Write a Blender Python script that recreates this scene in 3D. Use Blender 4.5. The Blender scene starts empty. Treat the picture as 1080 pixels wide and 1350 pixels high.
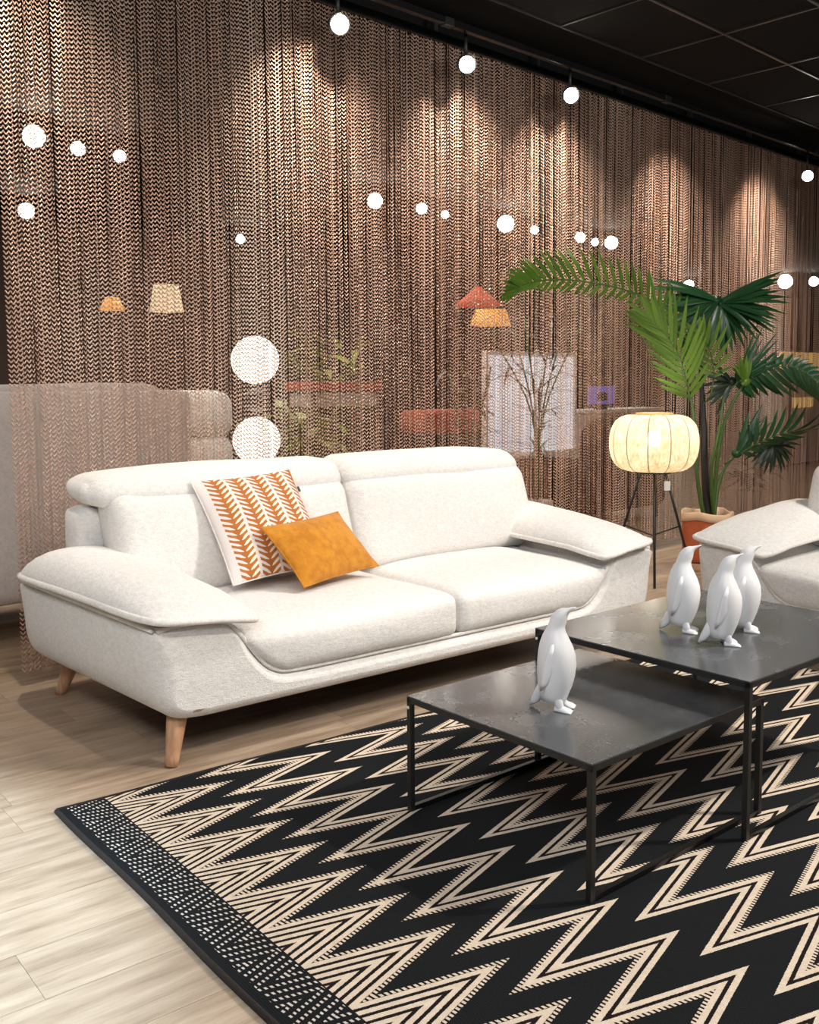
import bpy, bmesh, math, random
import numpy as np
from mathutils import Vector, Matrix, Euler
from mathutils import noise as mnoise

R = math.radians
random.seed(7)
rng = np.random.default_rng(7)
sc = bpy.context.scene
COL = sc.collection

# ------------------------------------------------------------------ camera
cam_d = bpy.data.cameras.new('camera')
cam = bpy.data.objects.new('camera', cam_d)
COL.objects.link(cam)
_fw = Vector((0.62293193, 0.77754615, -0.08589403))
_up = Vector((0.0583862, 0.06328167, 0.99628635))
_ri = Vector((0.78009413, -0.62563361, -0.00597779))
cam.matrix_world = Matrix(((_ri.x, _up.x, -_fw.x, -1.32881),
                           (_ri.y, _up.y, -_fw.y, -3.01426),
                           (_ri.z, _up.z, -_fw.z, 1.3),
                           (0, 0, 0, 1)))
cam_d.sensor_fit = 'VERTICAL'
cam_d.sensor_height = 36.0
cam_d.lens = 1293.16 * 36 / 1350
cam_d.shift_x = -0.0061
cam_d.shift_y = -0.043
cam_d.clip_start = 0.05
sc.camera = cam

# ------------------------------------------------------------------ world, lights, exposure
sc.view_settings.view_transform = 'Standard'
sc.view_settings.look = 'None'
sc.view_settings.gamma = 1.0
sc.view_settings.use_curve_mapping = False
sc.view_settings.exposure = 0.0
w = bpy.data.worlds.new('world')
sc.world = w
w.use_nodes = True
w.node_tree.nodes['Background'].inputs[0].default_value = (0.9, 0.85, 0.8, 1)
w.node_tree.nodes['Background'].inputs[1].default_value = 0.10


def area(name, loc, target, power, sx, sy, col=(1, 0.93, 0.85)):
    d = bpy.data.lights.new(name, 'AREA')
    d.shape = 'RECTANGLE'
    d.size = sx
    d.size_y = sy
    d.energy = power
    d.color = col
    o = bpy.data.objects.new(name, d)
    COL.objects.link(o)
    o.location = loc
    o.rotation_euler = (Vector(target) - Vector(loc)).to_track_quat('-Z', 'Y').to_euler()
    return o


def spot(name, loc, target, power, angle, blend, size=0.05, col=(1, 0.9, 0.78)):
    d = bpy.data.lights.new(name, 'SPOT')
    d.energy = power
    d.spot_size = R(angle)
    d.spot_blend = blend
    d.shadow_soft_size = size
    d.color = col
    o = bpy.data.objects.new(name, d)
    COL.objects.link(o)
    o.location = loc
    o.rotation_euler = (Vector(target) - Vector(loc)).to_track_quat('-Z', 'Y').to_euler()
    return o


# showroom light: an area fill added behind the camera and ceiling lamps over the room
area('ambient_fill', (-1.3, -3.9, 3.35), (1.2, 0.4, 0.4), 130, 2.6, 1.2, (0.98, 0.97, 0.97))
area('ceiling_lamp_light', (3.4, -2.6, 3.3), (2.2, 0.2, 0.3), 110, 1.0, 1.0, (1, 0.95, 0.90))
area('ceiling_lamp_light', (-2.3, -1.2, 3.3), (0.2, 0.6, 0.4), 60, 1.0, 1.0, (0.96, 0.97, 1.0))
spot('track_light', (2.4, -1.0, 3.3), (1.3, 0.5, 0.4), 165, 62, 0.8, 0.05, (1, 0.94, 0.86))
spot('track_light', (4.4, -1.3, 3.3), (3.6, 0.2, 0.3), 175, 70, 0.8, 0.06)
spot('track_light', (3.0, -2.9, 3.3), (1.0, -1.6, 0.0), 420, 70, 0.8, 0.05)
spot('track_light', (1.0, -0.9, 3.35), (0.1, 0.4, 0.4), 70, 70, 0.9, 0.06)
# cool spot added to imitate the pale floor patch at the bottom left
spot('added_cool_spot', (-2.55, -0.4, 3.3), (-2.40, -0.4, 0.0), 1500, 66, 0.22, 0.12, (0.62, 0.83, 1.0))
# back room
area('back_room_light', (2.8, 4.6, 3.3), (2.8, 4.7, 0), 120, 3.0, 2.0, (1, 0.9, 0.8))
area('back_room_light', (-1.4, 4.6, 3.3), (-1.4, 4.0, 0), 50, 1.8, 1.8, (1, 0.94, 0.88))
area('back_room_light', (8.5, 5.2, 3.3), (8.5, 5.2, 0), 55, 3.0, 2.0, (1, 0.9, 0.8))

# ------------------------------------------------------------------ helpers
CUR_O = Vector((3.64, 1.61, 0))
CUR_A = math.atan(0.084)


def bw(u, v, z=0.0):
    """building frame (along the curtain, behind it, up) to world"""
    c, s = math.cos(CUR_A), math.sin(CUR_A)
    return Vector((CUR_O.x + u * c - v * s, CUR_O.y + u * s + v * c, z))


def obj(name, verts, faces, mat, parent=None, smooth=False, loc=None, rot=None):
    me = bpy.data.meshes.new(name)
    me.from_pydata([tuple(v) for v in verts], [], faces)
    me.update()
    if smooth:
        me.polygons.foreach_set('use_smooth', [True] * len(me.polygons))
    if mat is not None:
        me.materials.append(mat)
    o = bpy.data.objects.new(name, me)
    COL.objects.link(o)
    if parent is not None:
        o.parent = parent
    if loc is not None:
        o.location = loc
    if rot is not None:
        o.rotation_euler = rot
    return o


def bobj(name, bm, mat, parent=None, smooth=False, loc=None, rot=None):
    me = bpy.data.meshes.new(name)
    bm.to_mesh(me)
    bm.free()
    if smooth:
        me.polygons.foreach_set('use_smooth', [True] * len(me.polygons))
    me.materials.append(mat)
    o = bpy.data.objects.new(name, me)
    COL.objects.link(o)
    if parent is not None:
        o.parent = parent
    if loc is not None:
        o.location = loc
    if rot is not None:
        o.rotation_euler = rot
    return o


def tag(o, label, cat, group=None, kind=None):
    o['label'] = label
    o['category'] = cat
    if group:
        o['group'] = group
    if kind:
        o['kind'] = kind
    return o


def thing(name, label, cat, loc=(0, 0, 0), rz=0.0, group=None):
    o = bpy.data.objects.new(name, None)
    o.empty_display_size = 0.1
    COL.objects.link(o)
    o.location = loc
    o.rotation_euler = (0, 0, rz)
    return tag(o, label, cat, group)


def copy_tree(o, parent=None):
    c = o.copy()
    COL.objects.link(c)
    if parent is not None:
        c.parent = parent
    for ch in [x for x in KIDS.get(o.name, [])]:
        copy_tree(ch, c)
    return c


KIDS = {}


def index_kids():
    KIDS.clear()
    for o in bpy.data.objects:
        if o.parent:
            KIDS.setdefault(o.parent.name, []).append(o)


def box_bm(bm, x0, x1, y0, y1, z0, z1, bev=0.0, rot=None):
    r = bmesh.ops.create_cube(bm, size=1.0)
    vs = r['verts']
    for v in vs:
        v.co = Vector((x0 + (v.co.x + .5) * (x1 - x0), y0 + (v.co.y + .5) * (y1 - y0), z0 + (v.co.z + .5) * (z1 - z0)))
    if bev > 0:
        es = list({e for v in vs for e in v.link_edges})
        bmesh.ops.bevel(bm, geom=es, offset=bev, segments=2, affect='EDGES', profile=0.5)
    return bm


def box(name, x0, x1, y0, y1, z0, z1, mat, parent=None, bev=0.0, loc=None, rot=None):
    bm = bmesh.new()
    box_bm(bm, x0, x1, y0, y1, z0, z1, bev)
    return bobj(name, bm, mat, parent, False, loc, rot)


def lathe(profile, n=32, cx=0.0, cy=0.0, closed=False):
    """profile: list of (r, z) -> verts, faces"""
    V, F = [], []
    for r_, z in profile:
        for k in range(n):
            a = 2 * math.pi * k / n
            V.append((cx + r_ * math.cos(a), cy + r_ * math.sin(a), z))
    m = len(profile)
    for i in range(m - 1):
        for k in range(n):
            k2 = (k + 1) % n
            F.append((i * n + k, i * n + k2, (i + 1) * n + k2, (i + 1) * n + k))
    if closed:
        for k in range(n):
            k2 = (k + 1) % n
            F.append(((m - 1) * n + k, (m - 1) * n + k2, k2, k))
    else:
        F.append(tuple(range(n - 1, -1, -1)))
        F.append(tuple((m - 1) * n + k for k in range(n)))
    return V, F


def tube(pts, rad, n=8, cap=True):
    """tube along points, rad number or list"""
    P = [Vector(p) for p in pts]
    if not hasattr(rad, '__len__'):
        rad = [rad] * len(P)
    V, F = [], []
    up = Vector((0, 0, 1))
    prev = None
    for i, p in enumerate(P):
        t = (P[min(i + 1, len(P) - 1)] - P[max(i - 1, 0)]).normalized()
        if prev is None:
            a = t.cross(up)
            if a.length < 1e-3:
                a = t.cross(Vector((1, 0, 0)))
            a.normalize()
        else:
            a = prev - t * prev.dot(t)
            if a.length < 1e-5:
                a = t.orthogonal()
            a.normalize()
        prev = a
        b = t.cross(a)
        for k in range(n):
            an = 2 * math.pi * k / n
            V.append(p + (a * math.cos(an) + b * math.sin(an)) * rad[i])
    for i in range(len(P) - 1):
        for k in range(n):
            k2 = (k + 1) % n
            F.append((i * n + k, i * n + k2, (i + 1) * n + k2, (i + 1) * n + k))
    if cap:
        F.append(tuple(range(n - 1, -1, -1)))
        F.append(tuple((len(P) - 1) * n + k for k in range(n)))
    return V, F


def smooth_path(pts, sub=6):
    """Catmull-Rom through points"""
    P = [Vector(p) for p in pts]
    Q = [P[0] * 2 - P[1]] + P + [P[-1] * 2 - P[-2]]
    out = []
    for i in range(1, len(Q) - 2):
        p0, p1, p2, p3 = Q[i - 1], Q[i], Q[i + 1], Q[i + 2]
        for k in range(sub):
            t = k / sub
            out.append(0.5 * ((2 * p1) + (p2 - p0) * t + (2 * p0 - 5 * p1 + 4 * p2 - p3) * t * t + (3 * p1 - p0 - 3 * p2 + p3) * t ** 3))
    out.append(P[-1])
    return out


def soft_box(lo, hi, rad, n=(16, 10, 8), puff=(0, 0, 0), fn=None, wob=0.0, seed=0.0):
    """rounded, puffed box; lo/hi corners, rad = corner radius, puff = bulge of the x, y, z faces"""
    lo, hi = Vector(lo), Vector(hi)
    size = hi - lo
    V, F, idx = [], [], {}

    def coord(i, j, k):
        key = (i, j, k)
        if key in idx:
            return idx[key]
        p = []
        for a, (q, m) in enumerate(zip(key, n)):
            # cosine-ish spacing puts more points near the edges
            t = q / m
            t = 0.5 - 0.5 * math.cos(math.pi * t) if m > 3 else t
            t = 0.35 * (q / m) + 0.65 * t
            p.append(lo[a] + t * size[a])
        c = [min(max(p[a], lo[a] + rad), hi[a] - rad) for a in range(3)]
        d = Vector([p[a] - c[a] for a in range(3)])
        if d.length > 1e-9:
            # on-surface mapping (cube to sphere in the corner zone)
            mx = max(abs(d.x), abs(d.y), abs(d.z))
            d = d.normalized() * rad * (mx / rad if mx < rad else 1.0)
        q = Vector(c) + d
        uu = [(p[a] - lo[a]) / size[a] * 2 - 1 for a in range(3)]
        for a in range(3):
            b, c2 = (a + 1) % 3, (a + 2) % 3
            if puff[a]:
                q[a] += puff[a] * (1 - uu[b] ** 2) * (1 - uu[c2] ** 2) * uu[a]
        if wob:
            nz = mnoise.noise_vector(q * 3.0 + Vector((seed, seed * 2, 0)))
            q += nz * wob
        if fn:
            q = Vector(fn(q, uu))
        idx[key] = len(V)
        V.append(q)
        return idx[key]

    nx, ny, nz_ = n
    for i in range(nx):
        for j in range(ny):
            F.append((coord(i, j, 0), coord(i, j + 1, 0), coord(i + 1, j + 1, 0), coord(i + 1, j, 0)))
            F.append((coord(i, j, nz_), coord(i + 1, j, nz_), coord(i + 1, j + 1, nz_), coord(i, j + 1, nz_)))
    for i in range(nx):
        for k in range(nz_):
            F.append((coord(i, 0, k), coord(i + 1, 0, k), coord(i + 1, 0, k + 1), coord(i, 0, k + 1)))
            F.append((coord(i, ny, k), coord(i, ny, k + 1), coord(i + 1, ny, k + 1), coord(i + 1, ny, k)))
    for j in range(ny):
        for k in range(nz_):
            F.append((coord(0, j, k), coord(0, j, k + 1), coord(0, j + 1, k + 1), coord(0, j + 1, k)))
            F.append((coord(nx, j, k), coord(nx, j + 1, k), coord(nx, j + 1, k + 1), coord(nx, j, k + 1)))
    return V, F


# ------------------------------------------------------------------ materials
def mat(name, col, rough=0.6, metal=0.0, **kw):
    m = bpy.data.materials.new(name)
    m.use_nodes = True
    b = m.node_tree.nodes['Principled BSDF']
    b.inputs['Base Color'].default_value = (*col, 1)
    b.inputs['Roughness'].default_value = rough
    b.inputs['Metallic'].default_value = metal
    for k, v in kw.items():
        b.inputs[k.replace('_', ' ')].default_value = v
    return m


class NT:
    def __init__(self, m):
        self.t = m.node_tree
        self.b = self.t.nodes['Principled BSDF']

    def n(self, typ, **kw):
        nd = self.t.nodes.new(typ)
        for k, v in kw.items():
            setattr(nd, k, v)
        return nd

    def l(self, a, b):
        self.t.links.new(a, b)

    def math(self, op, a, b=None, c=None):
        nd = self.n('ShaderNodeMath', operation=op)
        for i, x in enumerate((a, b, c)):
            if x is None:
                continue
            if isinstance(x, (int, float)):
                nd.inputs[i].default_value = x
            else:
                self.l(x, nd.inputs[i])
        return nd.outputs[0]

    def mix(self, fac, a, b):
        nd = self.n('ShaderNodeMix', data_type='RGBA')
        for s, x in ((nd.inputs[0], fac), (nd.inputs[6], a), (nd.inputs[7], b)):
            if isinstance(x, (int, float)):
                s.default_value = x
            elif isinstance(x, tuple):
                s.default_value = (*x, 1)
            else:
                self.l(x, s)
        return nd.outputs[2]

    def ramp(self, fac, stops, interp='LINEAR'):
        nd = self.n('ShaderNodeValToRGB')
        nd.color_ramp.interpolation = interp
        els = nd.color_ramp.elements
        while len(els) < len(stops):
            els.new(0.5)
        for e, (p, c) in zip(els, stops):
            e.position = p
            e.color = (*c, 1) if len(c) == 3 else c
        self.l(fac, nd.inputs[0])
        return nd.outputs[0]

    def noise(self, vec, scale, detail=3, rough=0.5, sc3=None):
        if sc3:
            mp = self.n('ShaderNodeMapping')
            mp.inputs['Scale'].default_value = sc3
            self.l(vec, mp.inputs[0])
            vec = mp.outputs[0]
        nd = self.n('ShaderNodeTexNoise')
        nd.inputs['Scale'].default_value = scale
        nd.inputs['Detail'].default_value = detail
        nd.inputs['Roughness'].default_value = rough
        self.l(vec, nd.inputs['Vector'])
        return nd.outputs[0]

    def obj(self):
        return self.n('ShaderNodeTexCoord').outputs['Object']

    def bump(self, h, dist=0.002, strength=1.0):
        nd = self.n('ShaderNodeBump')
        nd.inputs['Distance'].default_value = dist
        nd.inputs['Strength'].default_value = strength
        self.l(h, nd.inputs['Height'])
        self.l(nd.outputs[0], self.b.inputs['Normal'])


def fabric(name, c1, c2, scale=160, dist=0.002, stretch=(1, 1, 1), rough=0.95, big=9):
    m = mat(name, c1, rough)
    t = NT(m)
    o = t.obj()
    fine = t.noise(o, scale, 2, 0.6, stretch)
    mid = t.noise(o, scale * 0.28, 2, 0.6, stretch)
    f = t.math('ADD', t.math('MULTIPLY', fine, 0.55), t.math('MULTIPLY', mid, 0.45))
    f2 = t.ramp(f, [(0.38, (0, 0, 0)), (0.60, (1, 1, 1))])
    t.l(t.mix(f2, c2, c1), t.b.inputs['Base Color'])
    bg = t.noise(o, big, 3, 0.5)
    t.bump(t.math('ADD', f, t.math('MULTIPLY', bg, 1.6)), dist)
    t.b.inputs['Sheen Weight'].default_value = 0.15 if c1[0] > 0.2 else 0.0
    return m


M_SOFA = fabric('sofa_boucle', (0.84, 0.82, 0.79), (0.70, 0.68, 0.655), 170, 0.0035, (1, 1, 2.0))
M_PIPE = fabric('sofa_piping', (0.84, 0.81, 0.77), (0.70, 0.67, 0.63), 200, 0.001)
M_BACKSOFA = fabric('shaded_white_upholstery', (0.50, 0.45, 0.42), (0.42, 0.38, 0.355), 90, 0.001)  # white cloth, darkened in colour for the shade on its back
M_MUSTARD = fabric('mustard_velvet', (0.60, 0.25, 0.015), (0.46, 0.165, 0.006), 30, 0.002, big=14)
M_BLACK = mat('black_metal', (0.012, 0.012, 0.012), 0.42, 0.0)
M_RAIL = mat('black_satin_metal', (0.02, 0.02, 0.02), 0.25, 0.6)
M_CEIL = mat('black_ceiling_tile', (0.005, 0.005, 0.005), 0.9, 0, Specular_IOR_Level=0.2)
M_TBAR = mat('black_tee_bar', (0.045, 0.045, 0.047), 0.3, 0.4)
M_WHITE = mat('white_glazed_ceramic', (0.82, 0.83, 0.85), 0.38)
M_PAPER = mat('white_paper', (0.85, 0.85, 0.82), 0.8)


def make_wood(name, a, b, c, plank=False, rough=0.45):
    m = mat(name, a, rough)
    t = NT(m)
    o = t.obj()
    if plank:
        oi = t.n('ShaderNodeObjectInfo')
        off = t.n('ShaderNodeVectorMath', operation='SCALE')
        off.inputs[0].default_value = (37.0, 11.0, 5.0)
        t.l(oi.outputs['Random'], off.inputs['Scale'])
        ad = t.n('ShaderNodeVectorMath', operation='ADD')
        t.l(o, ad.inputs[0])
        t.l(off.outputs[0], ad.inputs[1])
        o = ad.outputs[0]
        g = t.noise(o, 3.2, 6, 0.62, (0.9, 7.5, 1))
        f = t.noise(o, 16, 4, 0.7, (0.5, 14, 1))
        h = t.math('ADD', t.math('MULTIPLY', g, 0.72), t.math('MULTIPLY', f, 0.28))
        colr = t.ramp(h, [(0.32, c), (0.48, b), (0.64, a)])
        rnd = t.math('MULTIPLY_ADD', oi.outputs['Random'], 0.22, 0.88)
        hs = t.n('ShaderNodeHueSaturation')
        t.l(rnd, hs.inputs['Value'])
        t.l(colr, hs.inputs['Color'])
        t.l(hs.outputs[0], t.b.inputs['Base Color'])
        t.bump(h, 0.0006)
        t.l(t.math('MULTIPLY_ADD', h, 0.25, 0.26), t.b.inputs['Roughness'])
    else:
        g = t.noise(o, 9, 4, 0.6, (6, 6, 0.7))
        t.l(t.ramp(g, [(0.35, c), (0.5, b), (0.65, a)]), t.b.inputs['Base Color'])
    return m


M_PLANK = make_wood('oak_vinyl_plank', (0.475, 0.365, 0.265), (0.355, 0.262, 0.182), (0.215, 0.148, 0.098), True)
M_LEG = make_wood('beech_leg', (0.66, 0.40, 0.25), (0.58, 0.33, 0.19), (0.48, 0.26, 0.15))
M_LIGHTWOOD = make_wood('pale_wood', (0.80, 0.55, 0.24), (0.72, 0.48, 0.2), (0.62, 0.4, 0.16))
M_SUBFLOOR = mat('floor_joint', (0.12, 0.085, 0.06), 0.7)


def far_floor():
    m = mat('oak_floor_beyond', (0.36, 0.26, 0.17), 0.4)
    t = NT(m)
    o = t.obj()
    g = t.noise(o, 3.0, 5, 0.6, (0.6, 5, 1))
    t.l(t.ramp(g, [(0.35, (0.24, 0.165, 0.10)), (0.62, (0.45, 0.335, 0.23))]), t.b.inputs['Base Color'])
    return m


M_FARFLOOR = far_floor()


def metal_chain():
    m = mat('copper_chain', (0.56, 0.36, 0.27), 0.38, 0.6)
    t = NT(m)
    o = t.obj()
    g = t.noise(o, 1.1, 2, 0.5, (1, 1, 0.35))
    f = t.noise(o, 26, 1, 0.5, (1, 1, 0.02))
    k = t.math('ADD', t.math('MULTIPLY', g, 0.85), t.math('MULTIPLY', f, 0.15))
    t.l(t.ramp(k, [(0.35, (0.44, 0.27, 0.20)), (0.55, (0.58, 0.40, 0.31)), (0.7, (0.72, 0.56, 0.46))]), t.b.inputs['Base Color'])
    return m


M_CHAIN = metal_chain()


def table_metal():
    m = mat('blackened_steel_sheet', (0.1, 0.1, 0.105), 0.3, 0.25, Coat_Weight=0.25, Coat_Roughness=0.12)
    t = NT(m)
    o = t.obj()
    g = t.noise(o, 4.0, 3, 0.55)
    s = t.noise(o, 30, 2, 0.5)
    k = t.math('ADD', t.math('MULTIPLY', g, 0.8), t.math('MULTIPLY', s, 0.2))
    t.l(t.ramp(k, [(0.28, (0.060, 0.065, 0.072)), (0.50, (0.105, 0.112, 0.120)), (0.74, (0.175, 0.182, 0.195))]), t.b.inputs['Base Color'])
    t.l(t.ramp(k, [(0.25, (0.22, 0.22, 0.22)), (0.75, (0.31, 0.31, 0.31))]), t.b.inputs['Roughness'])
    return m


M_TABLE = table_metal()


def rug_material():
    """woven chevrons: u = x - a*tri(y); cream, dark and dashed bands alternate over u"""
    m = mat('woven_chevron_rug', (0.02, 0.02, 0.02), 0.95)
    t = NT(m)
    co = t.obj()
    sep = t.n('ShaderNodeSeparateXYZ')
    t.l(co, sep.inputs[0])
    x, y0 = sep.outputs[0], sep.outputs[1]
    y = t.math('MULTIPLY_ADD', x, -0.03, y0)
    # woven edge jitter
    jit = t.noise(co, 260, 1, 0.5)
    P = 0.184
    ph = t.math('DIVIDE', t.math('ADD', y, 1.0445), P)            # 0 at the left tips
    tri = t.math('PINGPONG', ph, 0.5)                              # 0 at left tips .. 0.5 at right tips
    xj = t.math('MULTIPLY_ADD', t.math('SUBTRACT', jit, 0.5), 0.012, x)
    u = t.math('SUBTRACT', xj, t.math('MULTIPLY', t.math('SUBTRACT', tri, 0.25), 0.64))
    per = 0.826
    uu = t.math('FRACT', t.math('DIVIDE', t.math('SUBTRACT', u, 0.10), per))
    C_, D_, X_ = (1, 0, 0), (0, 0, 0), (0, 1, 0)       # cream, dark, dashed (R cream, G dashed, B brown ground)
    B_ = (0, 0, 1)

    def s(v):
        return (v - 0.10) / per
    bands = [(0.0, D_), (s(.208), X_), (s(.243), C_), (s(.293), B_), (s(.325), C_), (s(.375), D_),
             (s(.640), C_), (s(.690), B_), (s(.722), C_), (s(.772), X_), (s(.805), D_)]
    body = t.ramp(uu, bands, 'CONSTANT')
    # first band by the border: stripes of cream and brown, dashed outer edge
    u0 = t.math('FRACT', t.math('DIVIDE', t.math('ADD', u, 0.052), 0.083))
    stripes = t.ramp(u0, [(0.0, B_), (0.40, C_)], 'CONSTANT')
    isdash = t.math('GREATER_THAN', u, -0.048)
    left = t.mix(isdash, stripes, X_)
    isleft = t.math('LESS_THAN', u, -0.010)
    sel = t.mix(isleft, body, left)
    # border: dashed rows only
    isborder = t.math('LESS_THAN', x, -0.236)
    ub = t.math('FRACT', t.math('DIVIDE', t.math('ADD', u, 0.03), 0.085))
    bord = t.ramp(ub, [(0.0, D_), (0.62, X_)], 'CONSTANT')
    sel = t.mix(isborder, sel, bord)
    isedge = t.math('LESS_THAN', x, -0.352)
    sel = t.mix(isedge, sel, D_)
    isseam = t.math('LESS_THAN', t.math('ABSOLUTE', t.math('ADD', x, 0.236)), 0.0022)
    sel = t.mix(isseam, sel, D_)
    sp = t.n('ShaderNodeSeparateColor')
    t.l(sel, sp.inputs[0])
    dash = t.math('GREATER_THAN', t.math('SINE', t.math('MULTIPLY', t.math('ADD', x, t.math('MULTIPLY', y, 0.15)), 2 * math.pi / 0.0125)), -0.15)
    dash2 = t.math('GREATER_THAN', t.math('SINE', t.math('MULTIPLY', t.math('ADD', x, t.math('MULTIPLY', y, 0.15)), 2 * math.pi / 0.0125)), 0.1)
    dash = t.math('MULTIPLY', dash, t.math('MAXIMUM', dash2, t.math('GREATER_THAN', x, -0.236)))
    light = t.math('MAXIMUM', sp.outputs[0], t.math('MULTIPLY', sp.outputs[1], dash))
    rib = t.math('SINE', t.math('MULTIPLY', x, 2 * math.pi / 0.0062))
    wv = t.noise(co, 420, 2, 0.6)
    ncol = t.noise(co, 60, 2, 0.6)
    cream = t.mix(ncol, (0.62, 0.50, 0.38), (0.84, 0.73, 0.60))
    ground = t.mix(t.math('MAXIMUM', sp.outputs[2], sp.outputs[1]), (0.0075, 0.009, 0.0105), (0.011, 0.006, 0.005))
    gr2 = t.mix(t.math('MULTIPLY', wv, 0.25), ground, (0.022, 0.023, 0.025))
    isb2 = t.math('LESS_THAN', x, -0.236)
    cream2 = t.mix(isb2, cream, (0.66, 0.62, 0.58))
    t.l(t.mix(light, gr2, cream2), t.b.inputs['Base Color'])
    hgt = t.math('ADD', t.math('MULTIPLY', light, 1.0), t.math('MULTIPLY', rib, 0.35))
    t.bump(hgt, 0.0012)
    t.b.inputs['Specular IOR Level'].default_value = 0.15
    return m


M_RUG = rug_material()


def leaf_cushion_material():
    """screen-printed leaf sprigs on off-white cotton; object x across, z up"""
    m = mat('printed_leaf_cotton', (0.8, 0.75, 0.7), 0.9)
    t = NT(m)
    co = t.obj()
    sep = t.n('ShaderNodeSeparateXYZ')
    t.l(co, sep.inputs[0])
    nz = t.noise(co, 45, 1, 0.5)
    x = t.math('MULTIPLY_ADD', t.math('SUBTRACT', nz, 0.5), 0.006, sep.outputs[0])
    z = sep.outputs[2]
    per = 0.098
    xs = t.math('SUBTRACT', t.math('FRACT', t.math('DIVIDE', t.math('ADD', x, 0.208), per)), 0.5)
    ax = t.math('MULTIPLY', t.math('ABSOLUTE', xs), per)          # 0 at the stem
    # barbs rise away from the stem
    ph = t.math('DIVIDE', t.math('SUBTRACT', z, t.math('MULTIPLY', ax, 0.62)), 0.0255)
    s = t.math('SINE', t.math('MULTIPLY', ph, 2 * math.pi))
    thr = t.math('MULTIPLY_ADD', ax, 60.0, -1.25)
    barb = t.math('GREATER_THAN', s, t.math('MINIMUM', thr, 0.05))
    near = t.math('LESS_THAN', ax, 0.0425)
    rust = t.math('MULTIPLY', barb, near)
    # cream barbs on the other half of each column
    right = t.math('GREATER_THAN', xs, 0.0)
    lite = t.math('MULTIPLY', t.math('LESS_THAN', s, -0.35), t.math('MULTIPLY', right, near))
    inside = t.math('GREATER_THAN', x, -0.205)
    rust = t.math('MULTIPLY', rust, inside)
    lite = t.math('MULTIPLY', lite, inside)
    ncol = t.noise(co, 30, 2, 0.5)
    rc = t.mix(ncol, (0.36, 0.105, 0.02), (0.52, 0.18, 0.035))
    base = t.mix(lite, (0.74, 0.68, 0.65), (0.90, 0.80, 0.58))
    t.l(t.mix(rust, base, rc), t.b.inputs['Base Color'])
    t.bump(t.noise(co, 300, 1, 0.5), 0.0008)
    return m


M_LEAFCUSH = leaf_cushion_material()


def shade_material():
    m = mat('linen_shade', (0.86, 0.78, 0.60), 0.85)
    t = NT(m)
    co = t.obj()
    a = t.noise(co, 90, 3, 0.6, (1, 1, 0.15))
    b2 = t.noise(co, 14, 3, 0.6)
    k = t.math('ADD', t.math('MULTIPLY', a, 0.5), t.math('MULTIPLY', b2, 0.5))
    colr = t.ramp(k, [(0.36, (0.60, 0.47, 0.26)), (0.6, (0.93, 0.86, 0.68))])
    tr = t.n('ShaderNodeBsdfTranslucent')
    df = t.n('ShaderNodeBsdfDiffuse')
    tp = t.n('ShaderNodeBsdfTransparent')
    t.l(colr, tr.inputs[0])
    t.l(colr, df.inputs[0])
    mx = t.n('ShaderNodeMixShader')
    mx.inputs[0].default_value = 0.55
    t.l(df.outputs[0], mx.inputs[1])
    t.l(tr.outputs[0], mx.inputs[2])
    mx2 = t.n('ShaderNodeMixShader')
    mx2.inputs[0].default_value = 0.16
    t.l(mx.outputs[0], mx2.inputs[1])
    t.l(tp.outputs[0], mx2.inputs[2])
    out = [n for n in t.t.nodes if n.type == 'OUTPUT_MATERIAL'][0]
    t.l(mx2.outputs[0], out.inputs[0])
    return m


M_SHADE = shade_material()


def emis(name, col, strength):
    m = bpy.data.materials.new(name)
    m.use_nodes = True
    nt = m.node_tree
    b = nt.nodes['Principled BSDF']
    b.inputs['Base Color'].default_value = (*col, 1)
    b.inputs['Emission Color'].default_value = (*col, 1)
    b.inputs['Emission Strength'].default_value = strength
    return m


M_BULB = emis('lit_lamp', (1, 0.93, 0.82), 40)
M_BULB_SOFT = emis('lit_bulb', (1, 0.92, 0.78), 22)
M_BALL = emis('lit_opal_glass', (1, 0.96, 0.88), 1.6)


def leaf_mat(name, a, b, rough=0.35):
    m = mat(name, a, rough)
    t = NT(m)
    oi = t.n('ShaderNodeObjectInfo')
    co = t.obj()
    n1 = t.noise(co, 6, 2, 0.5)
    f = t.math('ADD', t.math('MULTIPLY', n1, 0.5), t.math('MULTIPLY', oi.outputs['Random'], 0.5))
    t.l(t.mix(f, a, b), t.b.inputs['Base Color'])
    return m


M_LEAF_LIGHT = leaf_mat('bright_palm_leaf', (0.045, 0.115, 0.010), (0.15, 0.26, 0.035), 0.28)
M_LEAF_DARK = leaf_mat('dark_palm_leaf', (0.008, 0.045, 0.016), (0.03, 0.105, 0.035), 0.3)
M_LEAF_BLACK = leaf_mat('blackish_leaf', (0.010, 0.022, 0.012), (0.035, 0.05, 0.03), 0.35)  # near-black green leaves
M_LEAF_OLIVE = leaf_mat('olive_leaf', (0.14, 0.17, 0.02), (0.32, 0.34, 0.05), 0.5)
M_STEM = mat('palm_stem', (0.06, 0.12, 0.025), 0.5)
M_TRUNK = mat('dark_palm_trunk', (0.022, 0.017, 0.015), 0.6)


# ------------------------------------------------------------------ setting: floor
FX0, FX1, FY0 = -2.2, 5.6, -2.85
floor = box('floor', -7.0, 22.0, -8.0, 16.0, -0.06, -0.004, M_FARFLOOR)
floor['kind'] = 'structure'
PW, PL = 0.209, 1.25
plank_me = {}


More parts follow.
